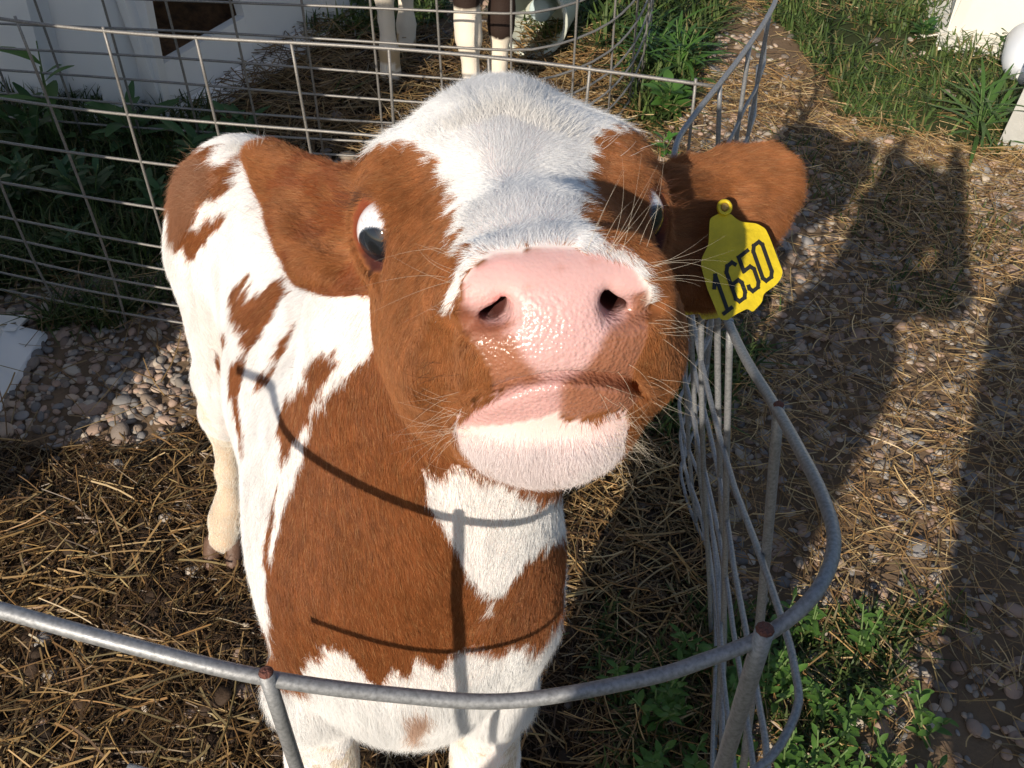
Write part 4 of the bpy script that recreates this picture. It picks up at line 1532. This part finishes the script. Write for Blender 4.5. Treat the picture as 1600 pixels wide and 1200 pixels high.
mb = MB()
slab(roundpoly([(1065, 360), (1110, 345), (1150, 380), (1148, 470), (1124, 497), (1097, 500), (1093, 490), (1060, 494), (1050, 486), (1047, 440)], 5), backpt, .0016, mb)
mb.build('back_panel', m_tag, tg, smooth=False)
# digits as thin raised strokes; u along the line of writing, v up
DIG = {'1': [[(.05, .74), (.30, 1.0), (.30, 0)], [(.08, .0), (.52, .0)]],
       '6': [[(.57, .91), (.46, 1.0), (.18, 1.0), (.04, .88), (.04, .12), (.16, 0), (.46, 0), (.58, .12), (.58, .38), (.46, .50), (.16, .50), (.05, .40)]],
       '5': [[(.58, 1.0), (.06, 1.0), (.06, .60), (.44, .60), (.58, .48), (.58, .12), (.46, 0), (.16, 0), (.04, .12), (.04, .18)]],
       '0': [[(.16, 0), (.46, 0), (.58, .12), (.58, .88), (.46, 1.0), (.16, 1.0), (.04, .88), (.04, .12), (.16, 0)]]}
o0 = np.array([1131.0, 490.0]); bu = np.array([74.0, -57.0]) / 2.62; bv = np.array([-19.5, -55.0])


def stroke(mb, pl2, wpx):
    wpx = 6.2
    pl2 = np.array(pl2, float)
    for a, b in zip(pl2[:-1], pl2[1:]):
        d = (b - a) / (np.linalg.norm(b - a) + 1e-9); nn = np.array([-d[1], d[0]])
        a2, b2 = a - d * wpx * .45, b + d * wpx * .45
        quad = [a2 + nn * wpx / 2, b2 + nn * wpx / 2, b2 - nn * wpx / 2, a2 - nn * wpx / 2]
        mb._k = getattr(mb, '_k', 0) + 1
        h = .00035 + .00004 * mb._k
        V = [tagpt(q[0], q[1], h) for q in quad] + [tagpt(q[0], q[1], 0.0) for q in quad]
        mb.add(V, [[0, 1, 2, 3], [0, 4, 5, 1], [1, 5, 6, 2], [2, 6, 7, 3], [3, 7, 4, 0]])


for i, ch in enumerate('1650'):
    mb = MB()
    for pl_ in DIG[ch]:
        stroke(mb, [o0 + (u * .92 + i * .74 - (.06 if i == 0 else 0.02)) * bu + v * bv for u, v in pl_], 4.8)
    mb.build('digit', m_ink, tg, smooth=False)

# ================================================================== hutches and other white plastic
m_white = simple('hutch_plastic', (.74, .74, .73), .45, spec=.4, bump=.08, bscale=14, var=.07, vscale=3)
m_white2 = simple('weathered_plastic', (.70, .68, .62), .6, spec=.3, bump=.1, bscale=20, var=.10, vscale=4)
m_dirt = simple('old_straw_bedding', (.10, .050, .020), .9, bump=1.0, bscale=60, var=.5, vscale=40)


def hutch_wall(mb, a, b, h, lean, th=.03, ribs=(), rib_d=.05, opening=None, base=True):
    """leaning wall from ground point a to b; outward normal to the right of a->b; ribs = [(u0,u1)] raised panels; opening=(u0,u1,z0,z1)"""
    a = np.array(a, float); b = np.array(b, float); L = np.linalg.norm(b - a); t = (b - a) / L
    n = np.array([t[1], -t[0]])

    def pt(u, z, o=0.0):
        q = a + t * u * L + n * (o - lean * z)
        return np.array([q[0], q[1], z])

    def panel(u0, u1, z0, z1, o, oi):
        V = [pt(u0, z0, o), pt(u1, z0, o), pt(u1, z1, o), pt(u0, z1, o), pt(u0, z0, oi), pt(u1, z0, oi), pt(u1, z1, oi), pt(u0, z1, oi)]
        mb.add(V, [[0, 1, 2, 3], [7, 6, 5, 4], [0, 4, 5, 1], [1, 5, 6, 2], [2, 6, 7, 3], [3, 7, 4, 0]])
    us = [0, 1]; zs = [0, h]
    if opening:
        u0, u1, z0, z1 = opening
        panel(0, u0, 0, h, 0, -th); panel(u1, 1, 0, h, 0, -th); panel(u0, u1, 0, z0, -.001, -th + .001)
        if z1 < h: panel(u0, u1, z1, h, -.001, -th + .001)
    else:
        panel(0, 1, 0, h, 0, -th)
    for (u0, u1, z0, z1) in ribs:
        # raised rib with sloping sides
        e = .022 / L
        V = [pt(u0, z0, .0), pt(u1, z0, .0), pt(u1, z1, .0), pt(u0, z1, .0), pt(u0 + e, z0, rib_d), pt(u1 - e, z0, rib_d), pt(u1 - e, z1 - .02, rib_d), pt(u0 + e, z1 - .02, rib_d)]
        mb.add(V, [[4, 5, 6, 7], [0, 4, 7, 3], [1, 2, 6, 5], [3, 7, 6, 2], [0, 1, 5, 4]])
    if base:
        V = [pt(-.02, 0, .075), pt(1.02, 0, .075), pt(1.02, .012, .07), pt(-.02, .012, .07), pt(-.02, .03, .002), pt(1.02, .03, .002)]
        mb.add(V, [[0, 1, 2, 3], [3, 2, 5, 4]], [[0, 3, 4], [1, 5, 2]])
    return pt


def prism_hutch(label, corners, h, lean, roof_in, name='calf_hutch', opening=None, ribs=None, mat=None, open_wall=0):
    """corners: 4 ground points counter-clockwise; leaning walls and a shallow roof"""
    mat = mat or m_white
    cx = np.mean(corners, 0)
    root = empty(name, (cx[0], cx[1], 0)); tag(root, label, 'hutch', None)
    c = np.array(corners, float)
    for i in range(4):
        mb = MB()
        hutch_wall(mb, c[i], c[(i + 1) % 4], h, lean, ribs=(ribs or {}).get(i, ()), opening=opening if i == open_wall else None)
        mb.build('wall', mat, root, smooth=False)
    # roof
    ins = []
    for i in range(4):
        v1 = norm(c[(i + 1) % 4] - c[i]); v0 = norm(c[i - 1] - c[i])
        ins.append(c[i] + (v1 + v0) * lean * h)
    ins = np.array(ins)
    top = cx + (ins - cx) * .55
    V = [(*p, h - .004) for p in ins + (ins - cx) * .02] + [(*p, h + .12) for p in top]
    mb = MB(); mb.add(V, [[0, 1, 5, 4], [1, 2, 6, 5], [2, 3, 7, 6], [3, 0, 4, 7], [4, 5, 6, 7]]); mb.build('roof', mat, root, smooth=False)
    return root


# this pen's own hutch, left of the frame; its corner flange shows at the left edge
prism_hutch('white plastic calf hutch at the left edge, only its flared corner in view', [(-2.15, .42), (-1.15, .42), (-1.035, 1.525), (-2.15, 1.55)], 1.42, .14, .1, ribs={1: [(.2, .35, .05, 1.05), (.6, .75, .05, 1.05)]})
# neighbour's hutch, upper left
fa = G(262, 192)[:2]; fb = G(478, 55)[:2]
fdir = norm(fb - fa); sdir = np.array([-.93, .30])
fa2 = fa; fb2 = fa + fdir * 1.02
prism_hutch('white ribbed calf hutch with a brown opening, upper left of the photo', [tuple(fa2 + sdir * 1.25), tuple(fa2), tuple(fb2), tuple(fb2 + sdir * 1.25)], 1.3, .12, .1, opening=(.035, .36, .14, .95), open_wall=1,
            ribs={0: [(.10, .24, .03, 1.15), (.36, .50, .03, 1.15), (.62, .76, .03, 1.15), (.86, .95, .03, 1.15)], 1: [(.66, .76, .03, 1.1), (.86, .93, .03, 1.1)]})
# bedding heap inside it
mb = MB()
n_ = 26; g = np.linspace(0, 1, n_)
hv = []
for i in range(n_):
    for j in range(n_):
        p = fa2 + fdir * (.06 + .86 * g[i]) + sdir * (.05 + 1.0 * g[j])
        hv.append((p[0], p[1], .10 + .30 * g[j] + .03 * math.sin(13 * g[i] + 5 * g[j])))
II = np.arange(n_ * n_).reshape(n_, n_)
mb.add(hv, np.stack([II[:-1, :-1].ravel(), II[1:, :-1].ravel(), II[1:, 1:].ravel(), II[:-1, 1:].ravel()], 1))
mb.build('bedding_heap', m_dirt, None)
tag(bpy.data.objects['bedding_heap'], 'brown straw bedding heaped inside the doorway of the ribbed hutch', 'bedding', kind='stuff')
# far hutch, upper right
ha = G(1475, 62)[:2]; hb = G(1640, 88)[:2]
hd = norm(hb - ha); hn = np.array([-hd[1], hd[0]])
prism_hutch('sunlit cream white calf hutch in the far upper right corner', [tuple(ha), tuple(ha + hd * 1.1), tuple(ha + hd * 1.1 + hn * 1.1), tuple(ha + hn * 1.1)], 1.25, .10, .1, mat=m_white2, ribs={3: [(.3, .5, .03, 1.1)]})


# white board at the right edge
bd = empty('white_board', tuple(G(1592, 228)))
tag(bd, 'white board, greyed for shade, leaning at the right edge above the grass', 'board')
mb = MB()
q0, q1 = G(1556, 232)[:2], G(1700, 270)[:2]
for (u0, u1, o) in ((0, .30, 0.0), (.305, .62, .004), (.625, 1, .001)):
    a, b = q0 + (q1 - q0) * u0, q0 + (q1 - q0) * u1
    t = norm(q1 - q0); nn = np.array([t[1], -t[0]])
    V = []
    for z in (0.0, .62):
        for pnt in (a, b):
            for w_ in (0, .022):
                q = pnt - nn * (w_ - o) - nn * .05 * z + t * .06 * z
                V.append((q[0], q[1], z))
    mb.add(V, [[0, 2, 3, 1], [4, 5, 7, 6], [0, 4, 6, 2], [1, 3, 7, 5], [0, 1, 5, 4], [2, 6, 7, 3]])
m_board = simple('board_shade_grey', (.42, .42, .40), .7, bump=.3, bscale=30, var=.15, vscale=12)  # shade on the white planks is put into this grey
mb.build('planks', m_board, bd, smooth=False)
mb = MB(); c_ = q0 + (q1 - q0) * .5 - nn * .04; mb.box((c_[0] - .02, c_[1] - .0, 0), (c_[0] + .02, c_[1] + .04, .58)); mb.build('post', m_white2, bd, smooth=False)


def lathe(prof, c, n=28, tilt=None):
    prof = np.array(prof, float); a = np.arange(n) * 2 * PI / n
    V = np.array([[r * math.cos(t), r * math.sin(t), z] for r, z in prof for t in a])
    if tilt is not None: V = V @ np.array(tilt).T
    m_ = len(prof)
    Q = [[i * n + j, i * n + (j + 1) % n, (i + 1) * n + (j + 1) % n, (i + 1) * n + j] for i in range(m_ - 1) for j in range(n)]
    return V + np.array(c), Q


def tiltto(v):
    return np.array(Vector(v).to_track_quat('Z', 'Y').to_matrix())


# white jug lying on the grass, its cap towards us
jc = G(1606, 92, .055)
tl = tiltto((-.30, -.72, -.12))
jg = empty('plastic_jug', (jc[0], jc[1], 0)); tag(jg, 'round white plastic jug lying on its side at the right edge, white cap facing out', 'jug')
V, Q = lathe([(.0, -.10), (.055, -.10), (.066, -.085), (.068, .0), (.060, .035), (.040, .062), (.020, .072), (.018, .085)], jc, 32, tl)
mb = MB(); mb.add(V, Q); mb.build('jug_body', simple('jug_plastic', (.70, .74, .80), .35), jg)
V, Q = lathe([(.0225, .074), (.0225, .092), (.020, .096), (.0, .096)], jc, 24, tl)
mb = MB(); mb.add(V, Q); mb.build('cap', simple('cap_plastic', (.85, .85, .84), .4), jg)
# pale bucket hooked on the far panel
bc = G(846, 14, .10)
bk_ = empty('bucket', (bc[0], bc[1], 0)); tag(bk_, 'pale plastic bucket tipped on its side beyond the black and white calf', 'bucket')
tb_ = tiltto((-.25, -.75, .1))
V, Q = lathe([(.0, -.10), (.085, -.10), (.090, -.09), (.105, .10), (.110, .10), (.110, .108), (.098, .108), (.096, .09), (.082, -.075), (0, -.08)], bc, 32, tb_)
mb = MB(); mb.add(V, Q); mb.build('pail', simple('bucket_plastic', (.55, .58, .50), .5), bk_)
V, Q = lathe([(.0, .02), (.03, .02), (.034, .01), (.034, -.05), (0, -.05)], bc + np.array([0, 0, .0]), 24, tb_)
mb = MB(); mb.add(V, Q); mb.build('teat_cap', simple('teat_plastic', (.50, .62, .64), .4), bk_)

# ================================================================== the neighbour's calf
nc = Sdf()
cxn, cyn = float(G(742, 205)[0]), float(G(742, 205)[1])


def leg(sd, foot, top, r, hind=False, bend=.0):
    f = np.array([foot[0], foot[1], 0.0]); t = np.array(top)
    zs = [0.03, .09, .17, .26, .30, .42, top[2]]
    rr = [.031, .026, .020, .031, .031, .036, r]
    pts = []
    for z in zs:
        k = z / top[2]
        p = f * (1 - k) + t * k
        p[2] = z
        if hind: p[1] += bend * math.sin(PI * min(1, z / .5))
        pts.append(p)
    for a, b, ra, rb in zip(pts[:-1], pts[1:], rr[:-1], rr[1:]):
        sd.u(rc(a, b, ra, rb), .018)


leg(nc, G(742, 212)[:2], (cxn - .02, cyn + .03, .60), .060)
leg(nc, G(775, 190)[:2], (cxn + .09, cyn + .08, .60), .060)
hf1, hf2 = G(612, 133)[:2], G(635, 88)[:2]
leg(nc, hf1, (hf1[0] - .01, hf1[1] + .03, .60), .075, True, .03)
leg(nc, hf2, (hf2[0] + .03, hf2[1] + .02, .60), .075, True, .03)
nA = np.array([cxn + .03, cyn + .04, .66]); nB = np.array([(hf1[0] + hf2[0]) / 2, (hf1[1] + hf2[1]) / 2, .68])
nc.u(rc(nA, nB, .135, .130), .05)
nc.u(el(nA + [.01, -.02, -.06], (.10, .10, .13)), .04)
hd_ = norm(nA - nB)
nk = nA + hd_ * .22 + np.array([0, 0, .22]); nc.u(rc(nA + [0, 0, .04], nk, .11, .075), .05)
nm = nk + hd_ * .20 + np.array([0, 0, -.05]); nc.u(rc(nk, nm, .080, .045), .03); nc.u(el(nk + [0, 0, .02], (.08, .08, .07)), .03)
for s in (-1, 1):
    sd_ = np.array([-hd_[1], hd_[0], 0]) * s
    nc.u(rc(nk + sd_ * .06, nk + sd_ * .17 - [0, 0, .02], .022, .014), .02)
NV, NQ = polygonise(nc, .009, 2)
NN = vnormals(NV, NQ)
ncol = np.tile([.80, .72, .60], (len(NV), 1))
_npx, _npy, _ = proj(NV)
blk = ((noise(NV, 5, 14) > .48) & (NV[:, 2] > .34)) | ((NV[:, 2] > .36) & (np.abs(NV[:, 0] - cxn) < .20) & (_npx < 722 + 60 * (NV[:, 2] - .3))) | ((_npx > 755) & (NV[:, 2] > .24) & (NV[:, 2] < .60) & (np.abs(NV[:, 0] - cxn) < .25))
blk &= ~((_npx < 680) & (NV[:, 2] < .5))
ncol[blk] = (.030, .018, .014)
ncol[~blk & (NV[:, 2] < .12) & (noise(NV, 30, 4) > .62)] = (.50, .37, .22)
ncalf = empty('calf', (nA[0], nA[1], 0))
tag(ncalf, 'black and white calf in the pen behind, only its legs in view', 'calf')
m_ncoat = attr_mat('short_coat', rough=.7, spec=.2, bump=.5, bscale=400)
mesh('body', NV, NQ, m_ncoat, ncalf, True, ncol)

# ================================================================== hooves of the near calf
m_hoof = simple('hoof', (.13, .075, .05), .55, bump=.3, bscale=80)
for (hx_, hy_) in ((-.480, .985), (-.265, 1.03), (-.214, .475), (-.037, .478)):
    for s in (-1, 1):
        sd_ = Sdf(); c = np.array([hx_ + s * .0165, hy_, .018])
        sd_.u(rc(c + [0, .012, .012], c + [s * .002, -.018, -.004], .0165, .0135), .01)
        hv_, hq_ = polygonise(sd_, .003, 1)
        hv_[:, 2] = np.maximum(hv_[:, 2], .002)
        mesh('hoof', hv_, hq_, m_hoof, calf, True)


# ================================================================== the photographer, plus a bystander added for the second shadow, both out of view
def person(label, x, y, hgt, sh, lean, arms, w=1.0):
    sd = Sdf(); k = hgt / 1.7
    hipz, shz = .90 * k, 1.40 * k
    hip = np.array([x, y, hipz]); chest = np.array([x + lean[0] * .6, y + lean[1] * .6, shz - .10]); nk_ = np.array([x + lean[0] * .8, y + lean[1] * .8, shz + .05]); hd2 = np.array([x + lean[0], y + lean[1], shz + .20 * k])
    s_ = norm(np.array([math.cos(sh), math.sin(sh), 0])); f_ = np.array([-s_[1], s_[0], 0])
    for s in (-1, 1):
        h0 = hip + s_ * s * .09 * w; kn = h0 + f_ * .03 + np.array([0, 0, -.43 * k]); an = h0 + s_ * s * .02 + np.array([0, 0, -.83 * k])
        sd.u(rc(h0, kn, .088 * w, .060), .04); sd.u(rc(kn, an, .060, .042), .03)
        sd.u(rc(an + [0, 0, -.01], an + f_ * .17 + np.array([0, 0, -.035 * k]), .045, .035), .03)
        s0 = chest + s_ * s * .175 * w + np.array([0, 0, .05])
        el_, wr_ = arms(s, s0, f_, s_)
        sd.u(rc(s0, el_, .055, .042), .04); sd.u(rc(el_, wr_, .042, .028), .03)
        d_ = norm(wr_ - el_)
        sd.u(el(wr_ + d_ * .045, (.030, .030, .040)), .02)
        for q in range(4):
            o = s_ * (q - 1.5) * .017
            sd.u(rc(wr_ + d_ * .06 + o, wr_ + d_ * (.125 - .006 * abs(q - 1.5)) + o * 1.1 - np.array([0, 0, .012]), .0095, .0075), .004)
        sd.u(rc(wr_ + d_ * .02 - s_ * s * .02, wr_ + d_ * .075 - s_ * s * .048, .012, .009), .008)
    sd.u(el(hip, (.155 * w, .11, .13)), .05)
    sd.u(rc(hip + [0, 0, .05], chest, .125 * w, .14 * w), .06)
    sd.u(rc(chest - s_ * .13 * w + [0, 0, .06], chest + s_ * .13 * w + [0, 0, .06], .07, .07), .05)
    sd.u(rc(nk_ - [0, 0, .04], hd2 - [0, 0, .08], .058, .055), .03)
    HMt = np.stack([s_, f_, np.array([0, 0, 1.0])], 1)
    sd.u(el(hd2, (.078, .095, .115), HMt), .02)
    sd.u(rc(hd2 + f_ * .085 + [0, 0, .01], hd2 + f_ * .112 - [0, 0, .015], .010, .014), .012)
    sd.u(el(hd2 + f_ * .075 - [0, 0, .075], (.035, .030, .028)), .02)
    for s in (-1, 1): sd.u(el(hd2 + s_ * s * .080, (.014, .022, .032), HMt), .01)
    V, Q = polygonise(sd, .011, 2)
    col = np.tile([.10, .13, .22], (len(V), 1))
    col[V[:, 2] < hipz] = (.045, .06, .11)
    col[V[:, 2] < .07] = (.06, .04, .03)
    col[V[:, 2] > shz + .07] = (.60, .38, .28)
    root = empty('person', (x, y, 0)); tag(root, label, 'person')
    mesh('body', V, Q, attr_mat('clothes_and_skin', rough=.8, spec=.2), root, True, col)
    # hair cap and eyes
    h = Sdf(); h.u(el(hd2 + [0, 0, .02] - f_ * .012, (.086, .100, .108), HMt), .01); h.s_(el(hd2 + f_ * .075 - [0, 0, .035], (.075, .07, .085), HMt), .01)
    hv_, hq_ = polygonise(h, .008, 2); mesh('hair', hv_, hq_, simple('brown_hair', (.06, .035, .02), .6), root)
    for s in (-1, 1):
        V, Q = lathe([(0, -.011), (.008, -.008), (.011, 0), (.008, .008), (0, .011)], hd2 + f_ * .083 + s_ * s * .032 + np.array([0, 0, .012]), 12)
        mb = MB(); mb.add(V, Q); mb.build('eye', m_eye_p, root)
    return root


m_eye_p = simple('person_eye', (.35, .32, .30), .1)


def arms_cam(s, s0, f_, s_):
    if s < 0: return np.array([-.235, -.42, 1.20]), np.array([-.090, -.17, 1.40])
    wr_ = np.array([.075, -.19, 1.36])
    el_ = (s0 + wr_) / 2 + np.array([s * .10, -.02, -.10])
    return el_, wr_


def arms_down(s, s0, f_, s_):
    return s0 + s_ * s * .02 + np.array([0, -.01, -.27]), s0 + s_ * s * .01 + f_ * .05 + np.array([0, 0, -.50])


person('photographer in blue standing behind the camera with both arms stretched forward', -.35, -.54, 1.56, math.radians(52), (.20, .10), arms_cam, .95)
person('unseen bystander in blue, added for a shadow, standing to the right of the photographer, arms down', .28, -.66, 1.68, math.radians(-15), (.03, .02), arms_down, 1.25)  # added figure, widened to throw the shadow at the right
